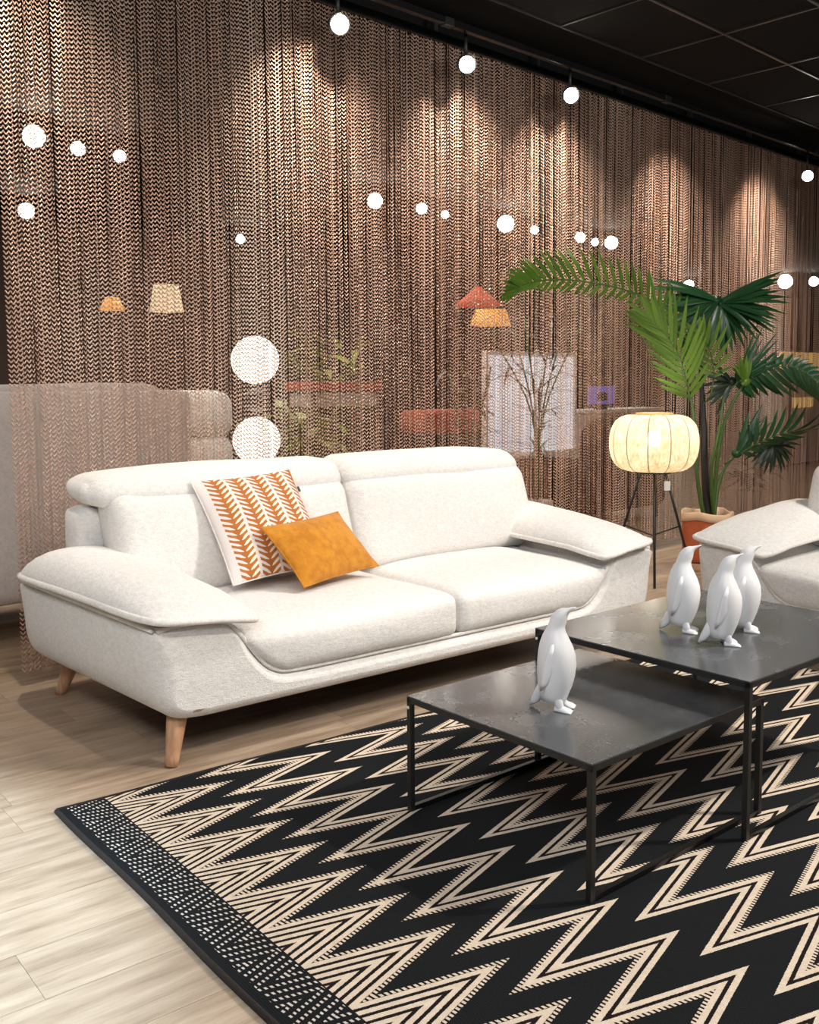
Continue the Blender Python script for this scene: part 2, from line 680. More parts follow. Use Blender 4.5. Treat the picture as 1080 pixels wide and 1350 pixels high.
def plank_mesh(x0, x1):
    L_ = round(x1 - x0, 2)
    if L_ not in plank_me:
        bm = bmesh.new()
        box_bm(bm, 0.0006, L_ - 0.0006, 0.0006, PW - 0.0006, -0.0042, 0.0)
        me = bpy.data.meshes.new('plank')
        bm.to_mesh(me)
        bm.free()
        me.materials.append(M_PLANK)
        plank_me[L_] = me
    return plank_me[L_]


rows = 20
joints0 = {-1: None}
for rI in range(rows):
    y0 = -2.854 + rI * PW           # rows meet at y = .069, -.14, -.349 ...
    if y0 > 1.22:
        continue
    shift = (rI * 0.447 + 0.13) % 1.0 * PL
    # end joints seen in the photograph
    if abs(y0 - (-0.14)) < 0.02:
        shift = (-0.50 - FX0) % PL
    if abs(y0 - (-0.977)) < 0.02 or abs(y0 + 0.973) < 0.02:
        shift = (-0.715 - FX0) % PL
    xs = [FX0] + [FX0 + shift + k * PL for k in range(8) if FX0 + shift + k * PL < FX1 - 0.15] + [FX1]
    for a, b in zip(xs[:-1], xs[1:]):
        a, b = round(a, 2), round(b, 2)
        if b - a < 0.05:
            continue
        o = bpy.data.objects.new('plank', plank_mesh(a, b))
        COL.objects.link(o)
        o.parent = floor
        o.location = (a, y0, 0)
# planks for the aisle between the sofa and the curtain, at the right
floor_strip_y = -2.854 + 20 * PW

# ------------------------------------------------------------------ setting: ceiling
CZ = 3.42
ceil = obj('ceiling', [bw(-9, -10, CZ + .05), bw(20, -10, CZ + .05), bw(20, 12, CZ + .05), bw(-9, 12, CZ + .05),
                       bw(-9, -10, CZ + .09), bw(20, -10, CZ + .09), bw(20, 12, CZ + .09), bw(-9, 12, CZ + .09)],
           [(0, 3, 2, 1), (4, 5, 6, 7), (0, 1, 5, 4), (1, 2, 6, 5), (2, 3, 7, 6), (3, 0, 4, 7)], M_CEIL)
ceil['kind'] = 'structure'
TX, TY = 0.845, 0.60
tile_bm = bmesh.new()
box_bm(tile_bm, 0.012, TX - 0.012, 0.012, TY - 0.012, 0, 0.03, 0.004)
tile_me = bpy.data.meshes.new('ceiling_tile')
tile_bm.to_mesh(tile_me)
tile_bm.free()
tile_me.materials.append(M_CEIL)
bar_x = bmesh.new()
box_bm(bar_x, 0, 9 * TX, -0.008, 0.008, 0, 0.02)
bar_x_me = bpy.data.meshes.new('grid_bar')
bar_x.to_mesh(bar_x_me)
bar_x.free()
bar_x_me.materials.append(M_TBAR)
bar_y = bmesh.new()
box_bm(bar_y, -0.008, 0.008, 0, 6 * TY, 0.001, 0.019)
bar_y_me = bpy.data.meshes.new('grid_bar')
bar_y.to_mesh(bar_y_me)
bar_y.free()
bar_y_me.materials.append(M_TBAR)
GU, GV = -2.2 - 0.02, -0.40 - 0 * TY
for j in range(6):
    for i in range(9):
        o = bpy.data.objects.new('ceiling_tile', tile_me)
        COL.objects.link(o)
        o.parent = ceil
        o.location = bw(GU + i * TX, GV - (j + 1) * TY, CZ + 0.003)
        o.rotation_euler = (0, 0, CUR_A)
for j in range(7):
    o = bpy.data.objects.new('grid_bar', bar_x_me)
    COL.objects.link(o)
    o.parent = ceil
    o.location = bw(GU, GV - j * TY, CZ - 0.006)
    o.rotation_euler = (0, 0, CUR_A)
for i in range(10):
    o = bpy.data.objects.new('grid_bar', bar_y_me)
    COL.objects.link(o)
    o.parent = ceil
    o.location = bw(GU + i * TX, GV - 6 * TY, CZ - 0.006)
    o.rotation_euler = (0, 0, CUR_A)

M_WALL = mat('taupe_wall', (0.12, 0.085, 0.068), 0.9)
M_WALLD = mat('dark_wall', (0.045, 0.04, 0.038), 0.85)


def wall(name, u0, u1, v0, v1, z0, z1, m):
    V = [bw(u, v, z) for z in (z0, z1) for u, v in ((u0, v0), (u1, v0), (u1, v1), (u0, v1))]
    F = [(0, 3, 2, 1), (4, 5, 6, 7), (0, 1, 5, 4), (1, 2, 6, 5), (2, 3, 7, 6), (3, 0, 4, 7)]
    o = obj(name, V, F, m)
    o['kind'] = 'structure'
    return o


wall('wall_back', -9, 20, 8.6, 8.8, 0, CZ + .05, M_WALL)
wall('wall_left', -9.2, -9, -10, 8.8, 0, CZ + .05, M_WALLD)
wall('wall_right', 19.8, 20, -10, 8.8, 0, CZ + .05, M_WALL)
wall('trim_1', -4.2, 6.5, 0.06, 0.20, 3.24, 3.45, M_CEIL)      # black bulkhead over the curtain

# ------------------------------------------------------------------ chain curtain
CZT = 3.28
curtain_rail = thing('curtain_rail', 'long black rail under the black ceiling carrying the copper chain curtain', 'rail', bw(0, 0, 0), CUR_A)
box('rail', -4.2, 6.4, -0.03, 0.03, CZT, CZT + 0.05, M_RAIL, curtain_rail, 0.004)
for k in range(12):
    box('bracket', -4.0 + k * 0.93, -3.97 + k * 0.93, -0.02, 0.02, CZT + 0.05, 3.425, M_BLACK, curtain_rail)


def build_curtain():
    xs = []
    x = -3.71
    while x < 6.2:
        xs.append(x)
        x += rng.uniform(0.0175, 0.0215) + (0.006 if rng.random() < 0.05 and x < 0.5 else 0)
    pitch = 0.0205
    zt, zb = CZT, 0.06
    nl = int((zt - zb) / pitch)
    # one link: two flat bars rising from the middle to both sides (a knitted V)
    Vs, Fs = [], []
    tmpl_v, tmpl_f = [], []
    for sgn in (-1, 1):
        a = np.array([0.0, 0.0, 0.0])
        b = np.array([sgn * 0.0115, 0.002, 0.0145])
        d = (b - a) / np.linalg.norm(b - a)
        side = np.array([d[2], 0, -d[0]])
        dep = np.array([0, 1.0, 0])
        base = len(tmpl_v)
        for p in (a, b):
            tmpl_v += [p + side * 0.0034 , p - side * 0.0034 - dep * 0.0006, p - dep * 0.0030]
        for k in range(3):
            k2 = (k + 1) % 3
            tmpl_f.append((base + k, base + k2, base + 3 + k2, base + 3 + k))
    tv = np.array(tmpl_v)
    tf = np.array(tmpl_f)
    allv, allf = [], []
    cnt = 0
    for x0 in xs:
        tw0 = rng.uniform(-0.45, 0.45)
        ph = rng.uniform(0, 0.02)
        wl = rng.uniform(0.5, 1.6)
        calm = 1.0 if x0 < 0.2 else 0.75
        yo = rng.uniform(-0.007, 0.007) * calm
        z = zb + ph + pitch * np.arange(nl)
        tw = tw0 + 0.30 * np.sin(z * wl * 3 + rng.uniform(0, 6)) + rng.normal(0, 0.10, nl)
        tw = tw * calm
        c, s = np.cos(tw), np.sin(tw)
        sw = 0.004 * np.sin(z * 1.3 + x0 * 3)
        flip = np.ones(nl)
        v = np.empty((nl, len(tv), 3))
        v[:, :, 0] = tv[None, :, 0] * c[:, None] - tv[None, :, 1] * s[:, None] + (x0 + sw)[:, None]
        v[:, :, 1] = tv[None, :, 0] * s[:, None] + tv[None, :, 1] * c[:, None] + yo
        v[:, :, 2] = tv[None, :, 2] + z[:, None]
        allv.append(v.reshape(-1, 3))
        f = tf[None] + (np.arange(nl) * len(tv))[:, None, None] + cnt
        allf.append(f.reshape(-1, 4))
        cnt += nl * len(tv)
    v = np.concatenate(allv)
    f = np.concatenate(allf)
    me = bpy.data.meshes.new('chain_curtain')
    me.vertices.add(len(v))
    me.vertices.foreach_set('co', v.astype(np.float32).ravel())
    me.loops.add(f.size)
    me.loops.foreach_set('vertex_index', f.astype(np.int32).ravel())
    me.polygons.add(len(f))
    me.polygons.foreach_set('loop_start', np.arange(0, f.size, 4, dtype=np.int32))
    me.polygons.foreach_set('loop_total', np.full(len(f), 4, dtype=np.int32))
    me.materials.append(M_CHAIN)
    me.update(calc_edges=True)
    o = bpy.data.objects.new('chain_curtain', me)
    COL.objects.link(o)
    o.location = bw(0, 0, 0)
    o.rotation_euler = (0, 0, CUR_A)
    tag(o, 'floor-length see-through curtain of copper chain strands behind the sofas', 'curtain', kind='stuff')
    return len(f)


NCH = build_curtain()

# ------------------------------------------------------------------ ceiling track with spotlights
track = thing('lighting_track', 'black lighting track on the ceiling just in front of the chain curtain', 'track', bw(0, -0.22, 0), CUR_A)
for a, b in ((-4.0, -1.32), (-1.28, 0.9), (0.94, 3.3), (3.34, 6.3)):
    box('rail', a, b, -0.018, 0.018, 3.285, 3.325, M_RAIL, track, 0.003)
    box('rail_cover', b - 0.02, b + 0.05, -0.022, 0.022, 3.28, 3.325, M_BLACK, track, 0.003)

SPOTS = [(1.587, 1.217, 3.108), (2.517, 1.295, 3.109), (3.474, 1.375, 3.121), (6.808, 1.655, 3.08)]
SPOT_LABELS = ['lit track spotlight nearest the top edge, leftmost on the black ceiling rail',
               'lit track spotlight second from the left along the black ceiling rail',
               'brightest lit track spotlight, third along the black ceiling rail',
               'small lit track spotlight high above the palm at the right edge']


def track_spot(name, label, loc, aim, s=1.0, light=None, group='ceiling track spotlights', stem=0.16):
    t = thing(name, label, 'spotlight', loc, 0, group)
    d = (Vector(aim) - Vector(loc)).normalized()
    q = d.to_track_quat('Z', 'Y').to_euler()
    V, F = lathe([(0.02 * s, -0.13 * s), (0.045 * s, -0.125 * s), (0.05 * s, -0.10 * s), (0.052 * s, 0.0), (0.050 * s, 0.008 * s), (0.044 * s, 0.006 * s), (0.043 * s, -0.006 * s)], 24)
    obj('lamp_housing', V, F[:-1], M_BLACK, t, True, rot=q)
    V, F = lathe([(0.005 * s, 0.006 * s), (0.03 * s, 0.002 * s), (0.043 * s, -0.004 * s), (0.043 * s, -0.008 * s)], 24)
    obj('lens', V, F, M_BULB, t, True, rot=q)
    bk = -d * 0.08 * s
    V, F = tube([bk + Vector((0, 0, 0.02 * s)), bk + Vector((0, 0, max(stem, 0.09 * s)))], 0.010 * s, 8)
    obj('stem', V, F, M_BLACK, t, True)
    return t


campos = Vector((-1.33, -3.01, 1.3))
for k, (p, lb) in enumerate(zip(SPOTS, SPOT_LABELS)):
    track_spot('track_spotlight', lb, p, campos + Vector((0.5, -0.3, 0)), 1.05, stem=0.2)
# their light rakes down the chain curtain
for (p, u) in zip([(1.5, 1.0, 3.25), (2.6, 1.08, 3.25), (3.5, 1.15, 3.25), (6.3, 1.35, 3.25), (-0.1, 0.85, 3.25), (4.9, 1.2, 3.25)], range(6)):
    spot('curtain_wash_light', p, (p[0] + 0.15, p[1] + 0.62, 1.8), 150, 92, 1.0, 0.04, (1, 0.86, 0.72))

# ------------------------------------------------------------------ sofa
SL = 2.56     # length between the outer faces at the front
M_UNDER = mat('black_underlining', (0.01, 0.01, 0.01), 0.9)


def flare(s, t):
    return s - 0.078 * max(t, 0) * max(-1, min(1, (1 - 2 * s / SL) * 1.3))


HALF = [(0.16, .157), (0.07, .168), (0.015, .205), (-0.015, .27), (-0.026, .35), (-0.028, .42), (-0.02, .472), (0.03, .490), (0.12, .492),
        (0.20, .487), (0.255, .468), (0.30, .425), (0.345, .365), (0.395, .305), (0.45, .270), (0.53, .258), (0.75, .256)]


def outline():
    left = HALF
    right = [(SL - s, z) for s, z in reversed(HALF)]
    mid = [(SL * 0.38, .256), (SL / 2, .256), (SL * 0.62, .256)]
    ring = [Vector((s, z, 0)) for s, z in left + mid + right]
    return ring


def build_sofa(name, label, loc, rz, nose=True):
    S = thing(name, label, 'sofa', loc, rz)
    ring = smooth_path(outline(), 3)
    cen = Vector((SL / 2, .25, 0))
    n = len(ring)
    V, F = [], []
    D = 1.16
    rows_ = []
    for k in range(6):          # rounded front edge
        a = (k / 5) * math.pi / 2
        rows_.append((0.055 - 0.055 * math.sin(a), 0.055 * (1 - math.cos(a)) if False else 0.055 * (1 - math.sin(a)), k))
    # (t, inset) pairs
    prof = [(-0.010, 0.040), (-0.004, 0.026), (0.008, 0.012), (0.026, 0.004), (0.05, 0.0), (0.25, 0.0), (0.5, 0.0), (0.8, 0), (1.05, 0), (1.10, 0.004), (1.135, 0.014), (1.155, 0.028), (D, 0.04)]
    # inward normals of the ring
    nor = []
    for i in range(n):
        tg = ring[(i + 1) % n] - ring[i - 1]
        nv = Vector((tg.y, -tg.x, 0)).normalized()
        nor.append(nv)
    # make sure they point inward at the outer left
    area2 = sum(ring[i].x * ring[(i + 1) % n].y - ring[(i + 1) % n].x * ring[i].y for i in range(n))
    if area2 > 0:
        nor = [-v for v in nor]
    for t_, ins in prof:
        for i in range(n):
            zf = max(0.0, min(1.0, (0.478 - ring[i].y) / 0.12))
            wide = 0.35 + 0.65 * zf + 0.7 * zf * max(0.0, min(1.0, (ring[i].y - 0.20) / 0.08)) * max(0.0, min(1.0, (0.06 - min(ring[i].x, SL - ring[i].x)) / 0.08))
            p = ring[i] + nor[i] * ins * wide
            s_, z_ = p.x, p.y
            if z_ > .30 and (s_ < 0.4 or s_ > SL - 0.4) and t_ > 0.1:
                z_ += 0.012 * min(1, t_)
            V.append((flare(s_, t_), t_, z_))
    m = len(prof)
    for j in range(m - 1):
        for i in range(n):
            i2 = (i + 1) % n
            F.append((j * n + i, j * n + i2, (j + 1) * n + i2, (j + 1) * n + i))
    bm = bmesh.new()
    vs = [bm.verts.new(v) for v in V]
    for q in F:
        bm.faces.new([vs[a] for a in q]).smooth = True
    # the two ends: strips from the outline down to the bottom edge
    for j in (0, m - 1):
        zb_ = V[j * n][2]
        bl, br = V[j * n][0], V[j * n + n - 1][0]
        prev = vs[j * n]
        for i in range(1, n - 1):
            q = V[j * n + i]
            xq = min(max(q[0], bl), br)
            if xq == bl:
                nb = vs[j * n]
            elif xq == br:
                nb = vs[j * n + n - 1]
            else:
                nb = bm.verts.new((xq, q[1], zb_))
            fv = [vs[j * n + i - 1], vs[j * n + i], nb]
            if nb is not prev:
                fv.append(prev)
            if len(set(fv)) >= 3:
                fv = [v for k_, v in enumerate(fv) if v not in fv[:k_]]
                bm.faces.new(fv)
            prev = nb
    bmesh.ops.recalc_face_normals(bm, faces=bm.faces)
    bobj('body', bm, M_SOFA, S, False)
    # black lining under the body
    box('underlining', 0.14, SL - 0.14, 0.08, 1.08, 0.146, 0.162, M_UNDER, S, 0.004)
    # piping over arm fronts and seat rail
    top = [p for p in ring if True]
    pp = []
    start = [i for i, (s, z) in enumerate([(p.x, p.y) for p in ring]) if z > 0.478 and s < 0.0]
    i0 = start[0] if start else 18
    end = [i for i, (s, z) in enumerate([(p.x, p.y) for p in ring]) if z > 0.478 and s > SL]
    i1 = end[-1] if end else n - 18
    for i in range(i0, i1 + 1):
        p = ring[i]
        pp.append((p.x, 0.010, p.y + 0.001))
    V, F = tube(pp, 0.0085, 8)
    obj('piping', V, F, M_PIPE, S, True)
    # side piping along the top of each outer side
    for sd in (0, 1):
        pts = []
        for k in range(12):
            t_ = 0.02 + k * 0.1
            s_ = -0.018 if sd == 0 else SL + 0.018
            pts.append((flare(s_, t_), t_, 0.487 + 0.012 * min(1, t_)))
        V, F = tube(pts, 0.0085, 8)
        obj('piping', V, F, M_PIPE, S, True)
    # arm pads
    for sd in (0, 1):
        NU, NV = 16, 26

        def edge(u, v):
            # plan position; u across (0 outer), v front to back
            s_ = (-0.062 if sd == 0 else -0.012) + u * (0.44 if sd == 0 else 0.40)
            t_ = -0.045 + v * 1.17
            # rounded plan corners
            return s_, t_

        def surf(u, v, top_):
            s_, t_ = edge(u, v)
            uu, vv = 2 * u - 1, 2 * v - 1
            rnd = (max(0.0, 1 - abs(uu) ** 2.6) ** 0.55) * (max(0.0, 1 - abs(vv) ** 5) ** 0.6)
            base = 0.526 + 0.010 * math.sin(v * math.pi) - 0.018 * u - 0.03 * max(0, u - 0.6) * (1 - v)
            if v < 0.2:
                base -= 0.02 * (1 - v / 0.2) * u
            hgt = (0.066 + 0.075 * min(1, v * 1.3)) * rnd * (1.0 - 0.10 * u)
            # plan corner rounding
            k = 0.03 * (abs(uu) ** 4) * (abs(vv) ** 6)
            s_ -= math.copysign(k, uu)
            t_ -= math.copysign(k, vv)
            z_ = base + hgt if top_ else base - 0.012 * rnd
            nzv = mnoise.noise(Vector((s_ * 5 + sd * 9, t_ * 4, 0))) * 0.006 * rnd
            z_ += nzv
            if sd == 1:
                s_ = SL - s_
            return (flare(s_, t_), t_, z_)
        V, F = [], []
        for tp in (True, False):
            for i in range(NU + 1):
                for j in range(NV + 1):
                    # denser near borders
                    u = 0.5 - 0.5 * math.cos(math.pi * i / NU)
                    v = 0.5 - 0.5 * math.cos(math.pi * j / NV)
                    V.append(surf(u, v, tp))
        nn = (NU + 1) * (NV + 1)
        for tp in (0, 1):
            for i in range(NU):
                for j in range(NV):
                    a = tp * nn + i * (NV + 1) + j
                    q = (a, a + NV + 1, a + NV + 2, a + 1)
                    F.append(q if (tp == 0) == (sd == 0) else q[::-1])
        bm = bmesh.new()
        vs = [bm.verts.new(v) for v in V]
        for q in F:
            try:
                bm.faces.new([vs[a] for a in q])
            except ValueError:
                pass
        bmesh.ops.remove_doubles(bm, verts=bm.verts, dist=0.0004)
        bmesh.ops.recalc_face_normals(bm, faces=bm.faces)
        bobj('arm_pad', bm, M_SOFA, S, True)
        # piping round the pad edge
        pts = []
        for j in range(60):
            a = j / 60
            # walk the border of the unit square
            q = a * 4
            if q < 1:
                u, v = 0.0, 1 - q
            elif q < 2:
                u, v = q - 1, 0.0
            elif q < 3:
                u, v = 1.0, q - 2
            else:
                u, v = 4 - q, 1.0
            pts.append(surf(u, v, False))
        pts = pts + [pts[0]]
        V, F = tube([Vector(p) + Vector((0, 0, 0.001)) for p in pts], 0.0125, 8)
        obj('pad_piping', V, F, M_PIPE, S, True)
    # seat cushions
    for sd in (0, 1):
        lo = (0.0, -0.012, 0.256)
        hi = (1.0, 0.78, 0.430)

        def fn(p, uu, sd=sd):
            x, y, z = p
            # outer side follows the S-curve of the arm front
            zz = min(max((z - 0.258) / 0.17, 0.0), 1.0)
            xl = 0.300 + 0.175 * (1 - zz) ** 1.6
            xr = 1.308 if sd == 0 else SL - 1.312
            x = xl + x * (xr - xl)
            z += 0.030 * (1 - uu[0] ** 4) * (1 - max(0, -uu[1]) ** 3) * (1 if uu[2] > 0 else 0)
            if sd == 1:
                x = SL - x
            return (flare(x, y) if abs(uu[0]) > 0.9 else x, y, z)
        # seam between the cushions sits a little right of the sofa's middle
        V, F = soft_box(lo, hi, 0.042, (30, 18, 10), (0, 0.016, 0.012), fn, 0.006, 3.0 * sd)
        if sd == 1:
            F = [f[::-1] for f in F]
        obj('seat_cushion', V, F, M_SOFA, S, True)
    # back cushions with their headrest rolls
    for sd in (0, 1):
        def lean(p, uu, sd=sd):
            x, y, z = p
            y += (z - 0.44) * 0.30
            if sd == 1:
                x = SL - x
            return (x, y, z)
        V, F = soft_box((0.15 if sd == 0 else 0.12, 0.61, 0.435), (SL / 2 - 0.004, 0.86, 0.875), 0.075, (24, 8, 16), (0.0, 0.045, 0.0), lean, 0.010, 5.0 + sd)
        if sd == 1:
            F = [f[::-1] for f in F]
        bc = obj('back_cushion', V, F, M_SOFA, S, True)

        def lean2(p, uu, sd=sd):
            x, y, z = p
            y += (z - 0.44) * 0.30 + (0.10 * max(0, z - 0.86))
            k = max(0, -uu[0] * 1.0)
            y += 0.09 * k ** 5 * (1 if (sd == 0 and nose) else 0.2)
            # the outer tip tapers downward to a rounded nose
            z = 0.868 + (z - 0.868) * (1 - 0.35 * k ** 5)
            if sd == 1:
                x = SL - x
            return (x, y, z)
        V, F = soft_box((0.07 if (sd == 0 and nose) else (0.15 if sd == 0 else 0.12), 0.625, 0.795), (SL / 2 - 0.002, 0.90, 0.952), 0.072, (26, 10, 8), (0.0, 0.012, 0.010), lean2, 0.006, 8.0 + sd)
        if sd == 1:
            F = [f[::-1] for f in F]
        obj('headrest', V, F, M_SOFA, S, True)
    V, F = soft_box((0.07, 0.93, 0.20), (SL - 0.07, 1.13, 0.80), 0.05, (20, 6, 10), (0, 0.01, 0))
    obj('back_frame', V, F, M_SOFA, S, True)
    # legs: turned, tapered, splayed outward
    for (x, y) in ((0.09, 0.085), (0.07, 1.04), (SL - 0.09, 0.085), (SL - 0.07, 1.04)):
        sx = -1 if x < 1 else 1
        sy = -1 if y < 0.5 else 1
        tp = Vector((x, y, 0.165))
        btm = Vector((x + sx * 0.042, y + sy * (0.035 if y < .5 else 0.055), 0.0))
        P_ = [tp.lerp(btm, k / 6) for k in range(7)]
        V, F = tube(P_, [0.036, 0.034, 0.0315, 0.029, 0.0265, 0.0245, 0.0225], 16)
        V = [Vector((v[0], v[1], max(0.0005, v[2]))) for v in V]
        obj('leg', V, F, M_LEG, S, True)
    return S


build_sofa('sofa', 'long off-white boucle two-cushion sofa with headrests and tapered wooden legs', (0, 0, 0), 0)
build_sofa('sofa', 'second off-white sofa cut off by the right edge behind the black table', (2.82, -0.12, 0), -math.pi / 2, False)


# ------------------------------------------------------------------ cushions
def pillow(name, label, w_, h_, th, centre, mrot, mt, seam=True):
    N = 22
    V, F = [], []
    for tp in (1, -1):
        for i in range(N + 1):
            for j in range(N + 1):
                a = -math.cos(math.pi * i / N)
                b = -math.cos(math.pi * j / N)
                # sides pulled in between pointed corners
                px = a * (w_ / 2) * (1 - 0.055 * (1 - b * b) * abs(a))
                pz = b * (h_ / 2) * (1 - 0.055 * (1 - a * a) * abs(b))
                d = th / 2 * (max(0, 1 - a * a) ** 0.55) * (max(0, 1 - b * b) ** 0.55)
                nz_ = mnoise.noise(Vector((px * 9, pz * 9, th * 50 + centre[0]))) * 0.010 * (d / (th / 2))
                V.append((px, -tp * d - nz_, pz))
    nn = (N + 1) ** 2
    bm = bmesh.new()
    vs = [bm.verts.new(v) for v in V]
    for t2 in (0, 1):
        for i in range(N):
            for j in range(N):
                a = t2 * nn + i * (N + 1) + j
                q = (a, a + N + 1, a + N + 2, a + 1)
                bm.faces.new([vs[k] for k in (q if t2 == 0 else q[::-1])])
    bmesh.ops.remove_doubles(bm, verts=bm.verts, dist=0.0003)
    bmesh.ops.recalc_face_normals(bm, faces=bm.faces)
    M3 = Matrix(mrot)
    o = bobj(name, bm, mt, None, True, centre, M3.to_euler())
    tag(o, label, 'cushion')
    # sewn edge
    pts = []
    for k in range(81):
        q = (k / 80) * 4
        if q < 1: a, b = -1 + 2 * q, -1
        elif q < 2: a, b = 1, -1 + 2 * (q - 1)
        elif q < 3: a, b = 1 - 2 * (q - 2), 1
        else: a, b = -1, 1 - 2 * (q - 3)
        pts.append((a * (w_ / 2) * (1 - 0.055 * (1 - b * b)), 0, b * (h_ / 2) * (1 - 0.055 * (1 - a * a))))
    Vt, Ft = tube(pts, 0.0035, 6)
    obj('seam', Vt, Ft, M_PIPE if mt is M_LEAFCUSH else mt, o, True)
    return o


p1 = pillow('cushion', 'square off-white cushion printed with rust leaf sprigs leaning on the sofa back', 0.49, 0.50, 0.13, (0.737, 0.600, 0.712),
            [[0.999, -0.001, -0.054], [0.033, 0.793, 0.608], [0.042, -0.609, 0.792]], M_LEAFCUSH)
box('care_tag', 0.238, 0.252, -0.002, 0.002, 0.13, 0.155, M_BLACK, p1)
pillow('cushion', 'small mustard yellow velvet cushion resting in front of the leaf print cushion', 0.49, 0.315, 0.12, (0.925, 0.437, 0.612),
       [[0.959, -0.184, -0.214], [0.282, 0.679, 0.678], [0.021, -0.711, 0.703]], M_MUSTARD)


# ------------------------------------------------------------------ rug
def build_rug():
    # outline on the floor, measured corners; grid so the edge can ripple a little
    x0, x1 = -0.378, 2.75
    NX, NY = 120, 70
    yb = -2.35
    V, F = [], []
    th = 0.011
    for lev in (0, 1):
        for i in range(NX + 1):
            for j in range(NY + 1):
                a, b = i / NX, j / NY
                x = x0 + (x1 - x0) * a
                yt = -0.066 - 0.030 * (x - x0)
                y = yb + (yt - yb) * b
                if j == NY:
                    y += 0.003 * math.sin(x * 9)
                if i == 0:
                    x += 0.003 * math.sin(y * 7)
                z = 0.001 if lev else th
                if lev == 0 and (i in (0, NX) or j in (0, NY)):
                    z = th * 0.8
                V.append((x, y, z))
    nn = (NX + 1) * (NY + 1)
    for i in range(NX):
        for j in range(NY):
            a = i * (NY + 1) + j
            F.append((a, a + NY + 1, a + NY + 2, a + 1))
    # bottom and rim
    def vid(l, i, j):
        return l * nn + i * (NY + 1) + j
    F.append(tuple([vid(1, 0, j) for j in range(NY + 1)] + [vid(1, i, NY) for i in range(1, NX + 1)] + [vid(1, NX, j) for j in range(NY - 1, -1, -1)] + [vid(1, i, 0) for i in range(NX - 1, 0, -1)]))
    for j in range(NY):
        F.append((vid(0, 0, j), vid(0, 0, j + 1), vid(1, 0, j + 1), vid(1, 0, j)))
        F.append((vid(0, NX, j + 1), vid(0, NX, j), vid(1, NX, j), vid(1, NX, j + 1)))
    for i in range(NX):
        F.append((vid(0, i + 1, 0), vid(0, i, 0), vid(1, i, 0), vid(1, i + 1, 0)))
        F.append((vid(0, i, NY), vid(0, i + 1, NY), vid(1, i + 1, NY), vid(1, i, NY)))
    o = obj('rug', V, F, M_RUG)
    tag(o, 'large black and cream chevron woven rug lying under the coffee tables', 'rug')
    # dark bound edge along the left end and the far side
    M_BIND = fabric('dark_binding', (0.022, 0.014, 0.012), (0.012, 0.008, 0.007), 200, 0.001)
    Vt, Ft = tube([(x0 - 0.002 + 0.003 * math.sin(y * 7), y, 0.007) for y in np.linspace(yb, -0.07, 40)], 0.008, 8)
    obj('binding', Vt, Ft, M_BIND, o, True)
    Vt, Ft = tube([(x, -0.064 - 0.030 * (x - x0) + 0.003 * math.sin(x * 9), 0.007) for x in np.linspace(x0, x1, 60)], 0.0065, 8)
    obj('binding', Vt, Ft, M_BIND, o, True)


build_rug()


# ------------------------------------------------------------------ coffee tables
def coffee_table(label, loc, rz, a, b, h, extra=False):
    T = thing('coffee_table', label, 'table', loc, rz, 'nesting black metal coffee tables')
    lw = 0.017
    RZ = 0.0115         # stands on the rug
    # local frame: front corner at origin, a along +x, b along +y
    bm = bmesh.new()
    box_bm(bm, 0, a, 0, b, h - 0.004, h, 0.0012)
    bobj('tabletop', bm, M_TABLE, T)
    bars = [(0, a, 0, lw), (0, a, b - lw, b), (0, lw, 0, b), (a - lw, a, 0, b)]
    for (x0, x1, y0, y1) in bars:
        box('frame_bar', x0, x1, y0, y1, h - 0.021, h - 0.004, M_BLACK, T, 0.001)
    for (x, y) in ((0, 0), (a - lw, 0), (0, b - lw), (a - lw, b - lw)):
        box('leg', x, x + lw, y, y + lw, RZ, h - 0.02, M_BLACK, T, 0.0012)
    for y in (0, b - lw):
        box('floor_rail', lw, a - lw, y, y + lw, RZ, RZ + lw * 0.9, M_RAIL, T, 0.0012)
    if extra:
        box('frame_bar', lw, a - lw, b * 0.5 - lw / 2, b * 0.5 + lw / 2, h - 0.02, h - 0.005, M_BLACK, T)
    # small screw head on the leg
    V, F = lathe([(0.001, 0.0), (0.005, 0.0), (0.005, 0.003), (0.001, 0.004)], 10)
    obj('screw', V, F, M_PAPER, T, True, (-0.0005, b - lw / 2, h - 0.035), (0, -math.pi / 2, 0))
    return T


coffee_table('low black metal coffee table with a grey sheen holding one white penguin', (0.461, -1.464, 0), R(1.5), 0.788, 0.711, 0.368)
coffee_table('taller black metal coffee table overlapping the low one, holding three penguins', (1.051, -1.519, 0), R(1.5), 0.95, 0.806, 0.471, True)


